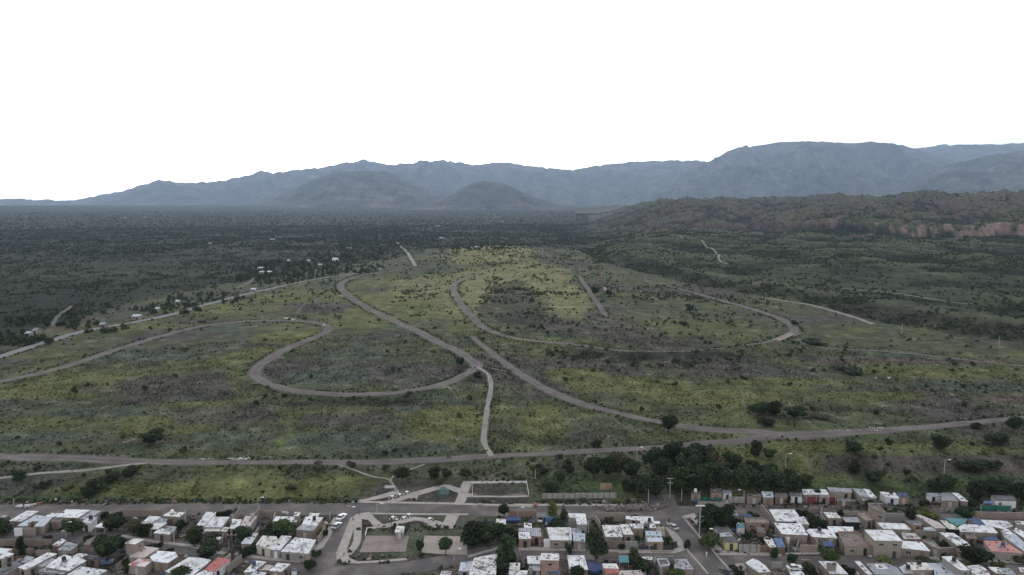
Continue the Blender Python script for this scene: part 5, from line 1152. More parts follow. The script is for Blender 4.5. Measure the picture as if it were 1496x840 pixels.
def bushes(x, y, z, size, flat_, K, cols, seed, leaf=0.34):
    q = np.random.RandomState(seed); n = len(x); s = size[:, None]
    d = q.normal(size=(n, K, 3)); d /= np.linalg.norm(d, axis=2)[..., None]; d[..., 2] = np.abs(d[..., 2])
    c = d*(0.35+0.55*q.rand(n, K, 1))*np.stack([size/2, size/2, size*flat_], -1)[:, None, :]+np.stack([x, y, z], -1)[:, None, :]
    c[..., 2] += 0.04*s
    nn = d+q.normal(size=(n, K, 3))*.5; nn /= np.linalg.norm(nn, axis=2)[..., None]
    a = np.cross(nn, q.normal(size=(n, K, 3))); a /= np.linalg.norm(a, axis=2)[..., None]; b = np.cross(nn, a); L = (s*leaf*(0.6+.7*q.rand(n, K)))[..., None]
    V = np.stack([c-a*L*.5-b*L*.35, c+a*L*.3-b*L*.5, c+a*L*.5+b*L*.3, c-a*L*.2+b*L*.5], 2)
    col = cols[:, None, None, :]*(0.75+.5*q.rand(n, K, 1, 1)); col = np.broadcast_to(col, (n, K, 4, 3))
    return V.reshape(-1, 3), col.reshape(-1, 3)
PAL = np.array([(0.036,0.052,0.026),(0.048,0.066,0.032),(0.058,0.070,0.038),(0.066,0.062,0.044),(0.030,0.041,0.024),(0.080,0.094,0.045)])
def cols(n, seed, p=(.28,.26,.16,.10,.14,.06)):
    q = np.random.RandomState(seed); return PAL[q.choice(6, n, p=p)]*(0.8+.4*q.rand(n, 1))
# shrubs that stand out one by one
x, y, z, u, v, rad, d = scatter(60000, 232, 760, 101)
q = np.random.RandomState(5); size = 1.0+2.6*q.rand(len(x))**2.5; px = size/rad; order = np.argsort(-px)[:175]; used = np.zeros(len(x), bool); used[order] = True
for i in order:
    if u[i] > 820 and v[i] < 560: lab, gp = "dark shrub dotting the slopes inside and around the eastern track loop", "shrubs around the eastern track loop"
    elif y[i] < 262: lab, gp = "dark shrub on the weedy strip between the town's back street and the dirt road", "shrubs on the strip above the town"
    elif u[i] < 560: lab, gp = "low dark shrub scattered over the grass of the western field", "shrubs of the western field"
    else: lab, gp = "low dark shrub scattered over the grass of the central and eastern field", "shrubs of the central field"
    TN[0] += 1; o = link('shrub', crown_mesh('shrub', TN[0] % 3, ['leaf_shrub', 'leaf_dark', 'leaf_olive'][TN[0] % 3])); o.location = (x[i], y[i], z[i]-.05)
    s = size[i]*1.05; o.scale = (s, s, s*q.uniform(.6, .9)); o.rotation_euler.z = q.uniform(0, 6); tag(o, lab, 'shrub', gp)
VV = []; CC = []
def put(a): VV.append(a[0]); CC.append(a[1])
k = ~used; put(bushes(x[k], y[k], z[k], size[k]*0.95, .55, 26, cols(k.sum(), 1), 2, .42))
x, y, z, u, v, rad, d = scatter(160000, 700, 1500, 102); q = np.random.RandomState(6)
size = 1.3+2.2*q.rand(len(x))**1.8; put(bushes(x, y, z, size, .6, 12, cols(len(x), 3), 4, .55))
x, y, z, u, v, rad, d = scatter(330000, 1500, 3000, 103); k = q.rand(len(x)) < .75; x, y, z, u = x[k], y[k], z[k], u[k]
size = 2.2+3.6*q.rand(len(x))**1.8; put(bushes(x, y, z, size, .55, 7, cols(len(x), 7, (.26,.28,.16,.12,.12,.06)), 8, .7))
x, y, z, u, v, rad, d = scatter(200000, 2850, 6500, 104); k = q.rand(len(x)) < .22*np.clip(1.6-rad/4800, .1, 1); x, y, z, u = x[k], y[k], z[k], u[k]
size = 4+6*q.rand(len(x))**1.5; put(bushes(x, y, z, size, .22, 6, cols(len(x), 9, (.3,.22,.06,.04,.36,.02)), 10, .7))
q = np.random.RandomState(9); X = []
for c_, w_ in ROADS[:12]:
    for s_ in (-1, 1):
        i = q.randint(1, len(c_)-1, int(len(c_)*2.6)); T = c_[i]-c_[i-1]; T /= np.linalg.norm(T, axis=1)[:, None]+1e-9; off = (w_[i]+0.3+3.2*q.rand(len(i))**1.6)*s_
        X.append(np.stack([c_[i, 0]-T[:, 1]*off, c_[i, 1]+T[:, 0]*off], 1))
X = np.concatenate(X); X = X[fbm(X[:, 0], X[:, 1], 30, 2, 91) > -.12]
put(bushes(X[:, 0], X[:, 1], H(X[:, 0], X[:, 1]), .5+1.3*q.rand(len(X))**1.5, .5, 10, cols(len(X), 33, (.2,.2,.2,.25,.1,.05)), 34, .5))
V = np.concatenate(VV); Cc = np.concatenate(CC); print('scrub quads', len(V)//4)
tag(link("scrub", leaf_mesh("scrub", V, Cc, M['scrub'], 'tint')), kind='stuff')
# taller far-off woods round the farms
VV = []; CC = []
for (cu, cv, ru, rv, n, hh) in [(455,392,105,12,260,6),(520,372,70,10,160,7),(540,352,120,5,160,9),(600,343,130,4,140,9),(400,408,60,8,160,5),(300,437,60,8,60,5),(245,452,50,8,60,5),(140,480,50,7,40,5),(30,497,45,9,60,5),
        (690,360,60,6,90,6),(60,470,60,8,60,5),(500,338,170,4,130,9),(760,330,80,6,60,8),(640,325,120,4,60,9),(380,352,90,3,50,7)]:
    q = np.random.RandomState(int(cu+cv)); X = []; 
    for i in range(n):
        a = q.uniform(0, 6.28); t_ = math.sqrt(q.rand()); gx, gy, gz = G(cu+ru*t_*math.cos(a), cv+rv*t_*math.sin(a)); X.append((gx, gy, gz))
    X = np.array(X); k = ~near_roads(X[:, 0], X[:, 1]); X = X[k]; s_ = hh*(0.55+.6*q.rand(len(X)))
    a, b = bushes(X[:, 0], X[:, 1], X[:, 2], s_, .85, 40, PAL[[0, 4, 1]][q.randint(0, 3, len(X))], int(cu), .30); VV.append(a); CC.append(b)
V = np.concatenate(VV); tag(link("far_woodland", leaf_mesh("far_woodland", V, np.concatenate(CC), M['scrub'], 'tint')), kind='stuff')
# grass and weeds of the nearer fields
q = np.random.RandomState(77); n = 90000; a = q.uniform(-.70, .70, n); r = np.sqrt(q.uniform(222**2, 520**2, n)); x = r*np.sin(a); y = r*np.cos(a)
cl = fbm(x, y, 16, 3, 71); k = (q.rand(n) < np.clip(.55+1.6*cl, .05, 1)) & (y > 222); x, y = x[k], y[k]; z = H(x, y); u, v = to_px(x, y, z)
k = (u > -30) & (u < 1526) & ~((u > 515) & (u < 780) & (y < 234)); x, y, z = x[k], y[k], z[k]; k = ~near_roads(x, y); x, y, z = x[k], y[k], z[k]
tc = tint(x, y, z)*(0.62+0.55*q.rand(len(x), 1)); put2 = bushes(x, y, z, .35+.75*q.rand(len(x))**2, .5, 6, tc, 12, .6)
tag(link("grass", leaf_mesh("grass", put2[0], put2[1], M['scrub'], 'tint')), kind='stuff')
# weeds in yards and on verges of the town
X = []
for (cu, cv, ru, rv, n) in [(400,778,26,9,60),(600,806,90,4,90),(640,806,60,4,50),(590,772,90,5,80),(735,700,40,8,40),(1170,770,25,10,60),(1110,775,30,16,80),(1010,778,12,14,30),(980,792,22,5,40),(1390,795,20,8,40),(840,735,60,3,60),
                            (485,800,5,14,30),(600,745,40,1.5,30),(950,788,25,5,30),(850,790,60,3,30),(120,768,30,5,30),(230,785,60,4,30),(1290,745,60,4,40),(930,745,60,4,40),(60,800,60,6,40),(1240,770,50,6,50),(560,792,30,3,20),(700,775,20,20,60)]:
    for i in range(n):
        a = rnd.uniform(0, 6.28); t_ = math.sqrt(rnd.random()); X.append(G(cu+ru*t_*math.cos(a), cv+rv*t_*math.sin(a)))
X = np.array(X); k = ~near_roads(X[:, 0], X[:, 1]); uu, vv_ = to_px(X[:, 0], X[:, 1], X[:, 2]); k &= ~((uu > 523) & (uu < 685) & (vv_ > 781) & (vv_ < 811)); X = X[k]; 
n_ = 9000; q = np.random.RandomState(88); yx = q.uniform(-170, 175, n_); yy = q.uniform(163, 221, n_); keep = ~near_roads(yx, yy); uu, vv_ = to_px(yx, yy, 0*yx)
keep &= ~((uu > 503) & (uu < 690) & (vv_ < 812)) & (uu > -20) & (uu < 1516)
def in_poly(px_, py_, P):
    c_ = np.zeros(len(px_), bool)
    for i_ in range(len(P)):
        (x0, y0), (x1, y1) = P[i_], P[(i_+1) % len(P)]
        if abs(y1-y0) < 1e-9: continue
        c_ ^= ((y0 > py_) != (y1 > py_)) & (px_ < (x1-x0)*(py_-y0)/(y1-y0)+x0)
    return c_
for P in POLYS: keep &= ~in_poly(yx, yy, P)
yx, yy = yx[keep], yy[keep]; gn = fbm(yx, yy, 14, 3, 95); wd_ = (gn > -.05) & (q.rand(len(yx)) < .75); YW = np.stack([yx[wd_], yy[wd_], H(yx[wd_], yy[wd_])], 1); YS = (yx[~wd_], yy[~wd_])
hx = np.array([G(q.uniform(-10, 525), q.uniform(729, 736)) for _ in range(420)])
X = np.concatenate([X, YW, hx])
a = bushes(X[:, 0], X[:, 1], X[:, 2], .5+1.3*np.random.RandomState(4).rand(len(X))**2, .55, 14, cols(len(X), 15), 16, .4)
tag(link("weeds", leaf_mesh("weeds", a[0], a[1], M['scrub'], 'tint')), kind='stuff')

# ------------------------------------------------------------------ poles and lamps
def pole(label, u, vb, vt, kind='lamp', side=1, mt='grey_metal', group=None):
    x, y, z = G(u, vb); f = y*math.cos(PITCH)+(CAM_H-z)*math.sin(PITCH); h = (vb-vt)*f/FPX*1.05; root = empty('street_lamp' if kind == 'lamp' else 'utility_pole', (x, y, z), label, 'lamp' if kind == 'lamp' else 'pole', group)
    m = MB(); m.bar((0, 0, -.3), (0, 0, h), .14, .09, 8); m.build('mast', M[mt], root)
    if kind == 'lamp':
        m = MB(); m.bar((0, 0, h-.1), (side*1.3, 0, h+.35), .05, .04, 6); m.build('arm', M[mt], root)
        m = MB(); m.box((side*1.6, 0, h+.36), (.9, .35, .18)); m.build('lamp_head', M['white_paint'], root)
    if kind == 'cross':
        m = MB(); m.box((0, 0, h-.15), (2.6, .14, .16)); m.build('crossarm', M[mt], root)
        for s in (-1, 0, 1): m = MB(); m.lathe((s*1.1, 0, h-.05), [(.06, 0), (.09, .1), (.05, .25)], 8); m.build('insulator', M['white_paint'], root)
    if kind == 'tee':
        for zz in (0, -1.6): m = MB(); m.box((0, 0, h+zz), (2.4-.5*(zz < 0), .16, .18)); m.build('crossarm', M['grey_metal'], root)
    return root
for a in [("dark street lamp at the plaza's rounded corner", 524.5, 752, 742, 'lamp', -1, 'dark_metal'), ("thin pale lamp on the plaza's back kerb", 551, 753, 737, 'lamp', 1),
 ("dark lamp standing on the plaza path beside the white tables", 572.5, 779, 760, 'lamp', 1, 'dark_metal'), ("lamp at the front of the east court", 663.5, 820, 803, 'lamp', 1), ("lamp before the pinkish back wall", 756.5, 757, 743, 'lamp', 1),
 ("pole with round lamp on the back street of the third block", 377.5, 746, 728, 'lamp', 1), ("street lamp in front of the largest white roof's tree", 96.6, 786, 764, 'lamp', 1), ("short lamp beside the pointed white canopy", 163.5, 774, 763, 'lamp', -1),
 ("lamp beside the small corner house with two dark windows", 254.5, 793, 779, 'lamp', -1), ("tall wooden pole with crossarm at the third block's street", 339.6, 803, 781, 'cross', 1, 'wood'), ("white pole next to the crossarmed wooden pole", 334.8, 802, 789, 'plain'),
 ("lamp in front of the round street tree of the third block", 412, 782, 764, 'lamp', 1), ("lamp before the hatch roofed corner house", 443.3, 821, 800, 'lamp', -1), ("grey pole at the western edge of the back street", 20.5, 737, 728, 'plain'),
 ("white pole at the corner house's pavement gap", 481.8, 760, 749, 'plain'), ("tall thin pole in the grove by the dirt road", 930.5, 685, 655, 'lamp', 1), ("white topped pole with two crossarms at the crossroads", 978.5, 728, 699, 'tee', 1),
 ("bare concrete pole in front of the rubble heaps", 947, 737, 713, 'plain'), ("lamp on the east bank above the grove's end", 1147.5, 683, 664, 'lamp', 1), ("white lamp standing on the brown bank in the east", 1379, 695, 673, 'lamp', 1),
 ("street lamp at the corner by the yellow shop", 1046, 802, 774, 'lamp', -1), ("lamp leaning over the plank fence below the grove", 1086.5, 734, 717, 'lamp', -1), ("thin pole on the pavement by the salmon terrace", 1421.5, 792, 770, 'cross', 1, 'grey_metal'),
 ("pole at the east block's long porch house", 1313, 812, 790, 'plain'), ("pole in the grove shack row beside the crossroads", 995.5, 734, 715, 'plain'), ("small pole among the weeds of the football ground's east side", 782, 700, 686, 'plain'),
 ("far pole beside the head of the short straight track", 847, 398, 387, 'plain'), ("far pole east of the wooden tower, nearer one", 942, 411, 401, 'plain'), ("far pole on the terrace edge, east of the tower", 984, 415, 404, 'plain'),
 ("pole near the dry riverbed", 1118, 444, 428, 'plain'), ("white pole on the eastern terrace edge", 1317, 487, 472, 'plain'), ("faint pole near the eastern red track", 1459, 506, 492, 'plain'), ("slim pole beside the great tree's lane", 789, 803, 790, 'plain')]: pole(*a)
x, y, z = G(1026, 781); root = empty('transformer_frame', (x, y, z), "two white concrete poles carrying a transformer, at the wide street's corner", 'transformer')
for dx, dy, hh in ((-.9, 0, 9.2), (2.9, 2.6, 6.6)): m = MB(); m.bar((dx, dy, -.3), (dx, dy, hh), .20, .14, 8); m.build('mast', M['grey_metal'], root)
for hh in (3.6, 5.2): m = MB(); m.bar((-.9, 0, hh+.4), (2.9, 2.6, hh), .10); m.build('beam', M['grey_metal'], root)
m = MB(); m.box((1.2, 1.4, 4.3), (.9, .8, 1.1)); m.build('transformer_tank', M['grey_metal'], root); m = MB(); m.box((-.9, 0, 9.2), (2.8, .3, .25)); m.build('crossarm', M['white_paint'], root)
# overhead wires of the back street are too thin to read; left out beyond these

# ------------------------------------------------------------------ cars, motorcycle, people
def car(label, u, v, paint, ang, L=4.3):
    x, y, z = G(u, v); root = empty('car', (x, y, z+.06), label, 'car', rz=ang)
    def prof(pts, w0, w1, name, mt, parent):    # side profile in (x,z), width narrowing upward
        m = MB(); n = len(pts); zz = [p[1] for p in pts]; lo, hi = min(zz), max(zz); vs = []
        for s in (-1, 1):
            for (a, b) in pts: k = (b-lo)/(hi-lo); vs.append((a, s*(w0+(w1-w0)*k)/2, b))
        m.add(vs, [tuple(range(n)), tuple(range(n, 2*n))[::-1]]+[(k, n+k, n+(k+1) % n, (k+1) % n) for k in range(n)]); return m.build(name, mt, parent)
    h = L/2
    prof([(-h, .35), (-h+.1, .25), (h-.15, .25), (h, .38), (h, .68), (h-.12, .78), (h-1.15, .90), (-h+.9, .95), (-h+.1, .92), (-h, .8)], 1.76, 1.60, 'body', paint, root)
    prof([(-h+.45, .93), (h-1.25, .90), (h-1.95, 1.36), (-h+1.15, 1.38)], 1.56, 1.18, 'side_window', M['glass'], root)
    prof([(-h+1.05, 1.36), (h-1.85, 1.34), (h-2.0, 1.42), (-h+1.15, 1.43)], 1.22, 1.12, 'cabin_roof', paint, root)
    for sx in (-1, 1):
        for sy in (-1, 1):
            w_ = MB(); w_.bar((sx*(h-.85), sy*.70, .30), (sx*(h-.85), sy*.90, .30), .31, .31, 14); wh = w_.build('wheel', M['rubber'], root); r_ = MB(); r_.bar((sx*(h-.85), sy*.89, .30), (sx*(h-.85), sy*.915, .30), .18, .18, 10); r_.build('rim', M['grey_metal'], wh)
            q_ = MB(); q_.box((sx*(h-.01), sy*.62, .66), (.06, .30, .14)); q_.build('headlight' if sx > 0 else 'tail_light', M['white_paint'] if sx > 0 else M['red_fence'], root)
    return root
M['car_white'] = mat('white_car_paint', (0.80,0.80,0.80), 0.3, 0.02, spec=0.5); M['car_silver'] = mat('silver_car_paint', (0.42,0.44,0.46), 0.3, 0.02, metallic=.5, spec=.5); M['car_dark'] = mat('dark_car_paint', (0.07,0.075,0.085), 0.3, 0.02, spec=.5); M['car_blue'] = mat('blue_car_paint', (0.12,0.16,0.30), 0.3, 0.02, spec=.5)
car("white car parked on the wide western street, the farther of two", 499, 757.5, M['car_white'], R(73)); car("silver white car parked nearer than the other on the western street", 492, 770.5, M['car_silver'], R(75))
car("silver car parked at the corner by the cream rendered house", 983, 772, M['car_silver'], R(112)); car("white car parked in the yard at the bottom, east of the curved roof", 1161, 832, M['car_white'], R(6))
car("dark car at the bottom kerb by the curved white roof", 1062, 838, M['car_dark'], R(120)); car("pale blue car in the mud yard under the biggest west street tree", 153, 824, M['car_blue'], R(20))
car("white fronted car inside the dark carport on the back lane", 790, 760, M['car_white'], R(82)); car("blue car in front of the pale walled shack under the grove", 1060, 726, M['car_blue'], R(10))
def person(label, x, y, z, pose='stand', mt='cloth', ang=0, parent=None):
    if pose == 'stand':
        J = dict(p=(0,0,.95), c=(0,0,1.3), n=(0,0,1.48), h=(0,-.02,1.62), t=(0,-.02,1.74), l1=(.1,0,.9), l2=(.13,-.03,.5), l3=(.14,.02,.08), l4=(.14,-.14,.05), r1=(-.1,0,.9), r2=(-.13,.06,.5), r3=(-.14,.1,.08), r4=(-.14,-.06,.05),
                 a1=(.2,0,1.4), a2=(.27,.02,1.12), a3=(.28,-.1,.86), b1=(-.2,0,1.4), b2=(-.27,.02,1.12), b3=(-.28,-.08,.86))
    else:
        J = dict(p=(0,.25,.85), c=(0,.08,1.18), n=(0,0,1.34), h=(0,-.05,1.48), t=(0,-.05,1.60), l1=(.12,.2,.82), l2=(.2,-.2,.78), l3=(.2,-.1,.36), l4=(.2,-.25,.32), r1=(-.12,.2,.82), r2=(-.2,-.2,.78), r3=(-.2,-.1,.36), r4=(-.2,-.25,.32),
                 a1=(.2,.05,1.27), a2=(.3,-.15,1.08), a3=(.28,-.42,1.02), b1=(-.2,.05,1.27), b2=(-.3,-.15,1.08), b3=(-.28,-.42,1.02))
    rad = dict(p=.14, c=.16, n=.06, h=.10, t=.07, l1=.09, l2=.06, l3=.045, l4=.04, r1=.09, r2=.06, r3=.045, r4=.04, a1=.06, a2=.045, a3=.035, b1=.06, b2=.045, b3=.035)
    E = [('p','c'),('c','n'),('n','h'),('h','t'),('p','l1'),('l1','l2'),('l2','l3'),('l3','l4'),('p','r1'),('r1','r2'),('r2','r3'),('r3','r4'),('c','a1'),('a1','a2'),('a2','a3'),('c','b1'),('b1','b2'),('b2','b3')]
    K = list(J); me = bpy.data.meshes.new('person'); me.from_pydata([J[k] for k in K], [(K.index(a), K.index(b)) for a, b in E], []); me.materials.append(M[mt])
    o = link('person', me); o.location = (x, y, z); o.rotation_euler.z = ang; mo = o.modifiers.new('skin', 'SKIN')
    for i, k in enumerate(K): me.skin_vertices[0].data[i].radius = (rad[k], rad[k])
    me.skin_vertices[0].data[0].use_root = True; o.modifiers.new('sub', 'SUBSURF').levels = 1; o.modifiers['sub'].render_levels = 1
    for nm, c, r_, m_ in (('hair', J['t'], .105, 'dark'), ('face', (J['h'][0], J['h'][1]-.04, J['h'][2]), .092, 'skin')):
        q_ = MB(); q_.lathe((c[0], c[1], c[2]-r_), [(r_*.4, 0), (r_*.9, r_*.5), (r_, r_), (r_*.8, r_*1.6), (r_*.2, r_*2)], 10); q_.build(nm, M[m_], o, True)
    return tag(o, label, 'person')
x, y, z = G(977, 765); person("person in dark clothes standing beside the silver corner car", x, y, z+.06)
x, y, z = G(1032, 814); person("person in pale clothes standing in the middle of the wide street", x, y, z+.07, mt='white_paint', ang=2)
x, y, z = G(656, 670); root = empty('motorcycle', (x, y, z+.2), "small dark motorcycle riding along the dirt road", 'motorcycle', rz=R(80))
for s in (-.65, .65):
    m = MB(); m.bar((-.05, s, .3), (.05, s, .3), .31, .31, 14); wh = m.build('wheel', M['rubber'], root); m = MB(); m.bar((-.06, s, .3), (.06, s, .3), .16, .16, 10); m.build('rim', M['grey_metal'], wh)
m = MB(); m.bar((0, -.5, .55), (0, .35, .6), .13, .11, 8); m.build('frame', M['dark_metal'], root); m = MB(); m.box((0, .25, .76), (.26, .65, .12)); m.build('seat', M['rubber'], root)
m = MB(); m.bar((-.32, -.42, 1.0), (.32, -.42, 1.0), .025); m.build('handlebar', M['dark_metal'], root); m = MB(); m.bar((0, -.65, .3), (0, -.42, 1.0), .04); m.build('fork', M['grey_metal'], root)
person("rider in dark clothes sitting on the motorcycle on the dirt road", x, y, z+.2, 'sit', ang=R(80))

# ------------------------------------------------------------------ plaza furniture
def table(u, v, label):
    x, y, z = G(u, v); root = empty('picnic_table', (x, y, z), label, 'table', "white concrete tables of the plaza")
    m = MB(); m.lathe((0, 0, .68), [(.6, 0), (.62, .04), (.6, .09)], 12); m.build('tabletop', M['white_paint'], root); m = MB(); m.bar((0, 0, -.1), (0, 0, .69), .17, .13, 8); m.build('leg', M['white_paint'], root)
    for k in range(4): a = k*1.571+.5; m = MB(); m.bar((1.05*math.cos(a), 1.05*math.sin(a), -.1), (1.05*math.cos(a), 1.05*math.sin(a), .42), .12, .15, 10); m.build('stool', M['white_paint'], root)
for a in [(574,758,"white round table beside the dark plaza lamp"), (597.5,754,"white round table near the plaza's back kerb"), (590,758.5,"white stools and table low in the plaza's grass strip"), (573,727.5,"white table between the two slanting paths, nearest the street"),
          (584,724.5,"white table midway between the two slanting paths"), (594.5,721,"white table farthest up between the two slanting paths"), (628,760,"white table at the zigzag path's eastern widening")]: table(*a)
x, y, z = G(605, 729.5); root = empty('ping_pong_table', (x, y, z), "pale green table tennis slab in the upper plaza", 'table')
m = MB(); m.box((0, 0, .76), (2.7, 1.5, .08)); m.build('tabletop', M['panel'], root)
for s in (-1, 1): m = MB(); m.box((s*.8, 0, .36), (.2, 1.0, .72)); m.build('leg', M['white_paint'], root)
x, y, z = G(648, 722); root = empty('climbing_dome', (x, y, z), "teal climbing dome of bars in the upper plaza", 'climbing frame'); RR = 2.1
for j in range(8):
    a0 = j*math.pi/4
    for k in range(4):
        e0, e1 = k*R(22), (k+1)*R(22); p = lambda a, e: (RR*math.cos(a)*math.cos(e), RR*math.sin(a)*math.cos(e), RR*math.sin(e)*1.15)
        m = MB(); m.bar(p(a0+.39*(k % 2), e0), p(a0+.39*((k+1) % 2), e1), .05); m.bar(p(a0+.39*(k % 2), e0), p(a0+.785+.39*(k % 2), e0), .05); m.bar(p(a0+.785+.39*(k % 2)-(.785 if k % 2 else 0), e0), p(a0+.39*((k+1) % 2)+(0 if k % 2 else 0), e1), .05); m.build('bar', M['teal_metal'], root)
def rail(label, view, pts, h):
    g = [G(a, b) for a, b in vp(view, pts)]; root = tag(empty('rail_fence', g[0], label, 'fence'), kind='thing'); o = Vector(g[0])
    for a, b in zip(g[:-1], g[1:]):
        a = Vector(a)-o; b = Vector(b)-o; n = max(1, int((b-a).length/3))
        for k in range(n+1): p = a+(b-a)*k/n; m = MB(); m.bar((p.x, p.y, p.z-.2), (p.x, p.y, p.z+h), .06); m.build('post', M['white_paint'], root)
        for f in (.5, 1): m = MB(); m.bar((a.x, a.y, a.z+h*f), (b.x, b.y, b.z+h*f), .05); m.build('rail', M['white_paint'], root)
rail("white rail along the west end of the football ground", 'P', [(532,130),(536,262)], 1.1); rail("white rail along the east end of the football ground", 'P', [(1138,115),(1165,270)], 1.1); rail("low white rail between the back street and the football ground", 'P', [(548,135),(840,132),(1130,130)], .9)
for i, u in enumerate((612.5, 615.5, 618)):
    x, y, z = G(u, 766); m = MB(); m.bar((-.0, -.9, .05), (0, -.9, .75), .05); m.bar((0, -.9, .75), (0, .9, .75), .05); m.bar((0, .9, .75), (0, .9, .05), .05); o = m.build('bike_rack', M['dark_metal']); o.location = (x, y, z+.05); tag(o, "dark hoop rack set across the zigzag plaza path", 'bike rack', "hoop racks on the plaza path")

# ------------------------------------------------------------------ tower, bridge, water tank in junk yard
x, y, z = G(879, 416); root = empty('wooden_tower', (x, y, z), "open wooden lookout tower with two decks beside the eastern track", 'tower')
for sx in (-1.6, 1.6):
    for sy in (-1.6, 1.6): m = MB(); m.bar((sx*1.15, sy*1.15, -.2), (sx, sy, 13), .30, .26, 6); m.build('leg', M['redwood'], root)
for hh, nm in ((5.2, 'deck'), (9.2, 'deck')): m = MB(); m.box((0, 0, hh), (4.4, 4.4, .5)); m.build(nm, M['redwood'], root)
m = MB(); m.box((0, 0, 13.1), (5, 5, .35)); m.build('roof', M['redwood'], root); m = MB(); m.bar((-1.6, -1.7, 5.3), (1.6, -1.7, 9.2), .15); m.bar((1.6, -1.7, .3), (-1.6, -1.7, 5.2), .15); m.build('ladder', M['wood'], root)
x, y, z = G(884, 424); root = empty('judges_stand', (x, y, z), "small pale booth below the wooden lookout tower", 'booth'); m = MB(); m.box((0, 0, 1.6), (2.4, 2.2, 3.2)); m.build('wall', M['cream_plaster'], root); m = MB(); m.box((0, 0, 3.3), (2.9, 2.7, .2)); m.build('roof', M['brown_roof'], root)
g = [np.array(G(a, b)) for a, b in ((1134, 499), (1161, 491.5))]; c = (g[0]+g[1])/2; d = g[1]-g[0]; L = float(np.linalg.norm(d[:2])); root = empty('bridge', tuple(c), "small concrete deck bridge with dark openings at the track's sharp bend", 'bridge', rz=math.atan2(d[1], d[0]))
m = MB(); m.box((0, 2.2, .38), (L+1, 5, .45)); m.build('deck', M['court'], root)
for s in (-1, 1): m = MB(); m.box((0, 2.2+s*2.4, .75), (L+.6, .3, .5)); m.build('parapet', M['concrete'], root)
for s in (-.5, 0, .5): m = MB(); m.box((s*L*.95, 2.2, -1.1), (.8, 4.4, 2.7)); m.build('pier', M['concrete'], root)
x, y, z = G(1081, 774); root = empty('water_tank', (x, y, z), "white plastic water tank on the ground of the junk yard", 'water tank'); m = MB(); m.lathe((0, 0, 0), [(1.0, 0), (1.05, .2), (1.05, 1.6), (.8, 2.0), (.3, 2.15)], 14); m.build('vessel', M['white_paint'], root, True); m = MB(); m.lathe((0, 0, 2.14), [(.3, 0), (.3, .12), (.1, .16)], 10); m.build('lid', M['dark_metal'], root)
x, y, z = G(868, 832); root = empty('round_pool', (x, y, z), "round deep blue canvas pool beside the great tree's foot", 'pool'); m = MB(); m.lathe((0, 0, 0), [(2.6, 0), (2.65, .5), (2.6, 1.0), (2.4, 1.0), (2.4, .9)], 20); m.build('basin', M['tank_blue'], root)
x, y, z = G(373, 783); root = empty('water_tower', (x+40*.0, y, z), "blue water barrel standing on a steel frame, third block", 'water tank')
root.location = G(403.5, 783)
for sx in (-.6, .6):
    for sy in (-.6, .6): m = MB(); m.bar((sx, sy, -.1), (sx, sy, 2.6), .07); m.build('leg', M['grey_metal'], root)
m = MB(); m.lathe((0, 0, 2.6), [(.8, 0), (.82, .1), (.82, 1.3), (.6, 1.5)], 12); m.build('barrel', M['tank_blue'], root, True)
x, y, z = G(804, 764); m = MB(); m.box((0, 0, 1.1), (3.4, 2.2, 2.2)); m.box((0, 0, 2.26), (3.6, 2.4, .12)); o = m.build('storage_box', M['blue_sheet']); o.location = (x, y, z); tag(o, "blue box shaped hut among the hedge behind the widest white roof", 'hut')
x, y, z = G(749.5, 761); m = MB(); m.box((0, 0, .7), (4.4, 2.6, .8)); m.box((0, 0, .85), (4.7, 2.9, .12)); o = m.build('covered_pool', M['navy_sheet']); o.location = (x, y, z); tag(o, "grey blue covered pool before the pinkish back wall", 'pool')
o.location = G(750, 762)

# ------------------------------------------------------------------ heaps and litter
def heap(name, spots, mt, seed):
    q = random.Random(seed); m = MB()
    for (u, v, ru, rv, n, s) in spots:
        for i in range(n):
            a = q.uniform(0, 6.28); t_ = math.sqrt(q.random()); x, y, z = G(u+ru*t_*math.cos(a), v+rv*t_*math.sin(a)); k = s*q.uniform(.4, 1.4)
            c = Vector((x, y, z+k*.2)); P = [c+Vector((q.uniform(-1, 1), q.uniform(-1, 1), q.uniform(-.4, .8)))*k*.6 for _ in range(5)]
            m.add(P, [(0,1,2),(0,2,3),(0,3,4),(0,4,1),(1,4,3),(1,3,2)])
    return tag(m.build(name, mt), kind='stuff')
heap('rubble', [(900,744,22,3.5,160,1.1),(925,743,18,4,160,1.3),(947,742,16,5,160,1.2),(965,737,9,8,70,.9),(880,742,20,3,60,.8),(790,757,18,5,90,1.0),(1100,700,1,1,1,.5),(560,812,60,2,60,.4),(700,800,1,1,1,.3),(1200,742,30,4,70,.8),(1110,790,20,12,90,.8),(1420,786,20,4,90,1.0),(1175,790,22,5,80,.9),(985,808,1,1,1,.3),(60,748,1,1,1,.5),(455,762,12,5,40,.7),(255,758,26,6,80,.7),(320,770,20,8,30,.6),(150,790,1,1,1,.4),(120,800,30,6,60,.7),(1010,835,20,8,30,.6),(1220,830,20,8,60,.6),(820,772,14,5,30,.6)], M['stone'], 1)
heap('debris', [(350,671,18,1.6,90,.7),(395,668,12,1.2,25,.5),(300,671,20,1.2,30,.5),(1250,629,50,1.0,80,.5),(1190,631,30,1.0,30,.4),(1285,626,25,.9,40,.5),(1150,635,20,1.0,15,.4),(36,740,12,2,50,.9),(418,466,3,.7,10,1.8),(429,468,3,.7,10,1.8),(473,475.5,3,.7,8,1.5),(1280,553,2,.5,6,1.5),(1298,553,2,.5,6,1.5),(935,426,3,.6,8,1.6),(568,712,8,2,50,.7),(509,740,4,1,16,.5),(1215,575,40,4,14,.4),(155,664,20,2,8,.5),(700,760,1,1,1,.2),(870,735,40,6,10,.4)], M['pale_stone'], 2)
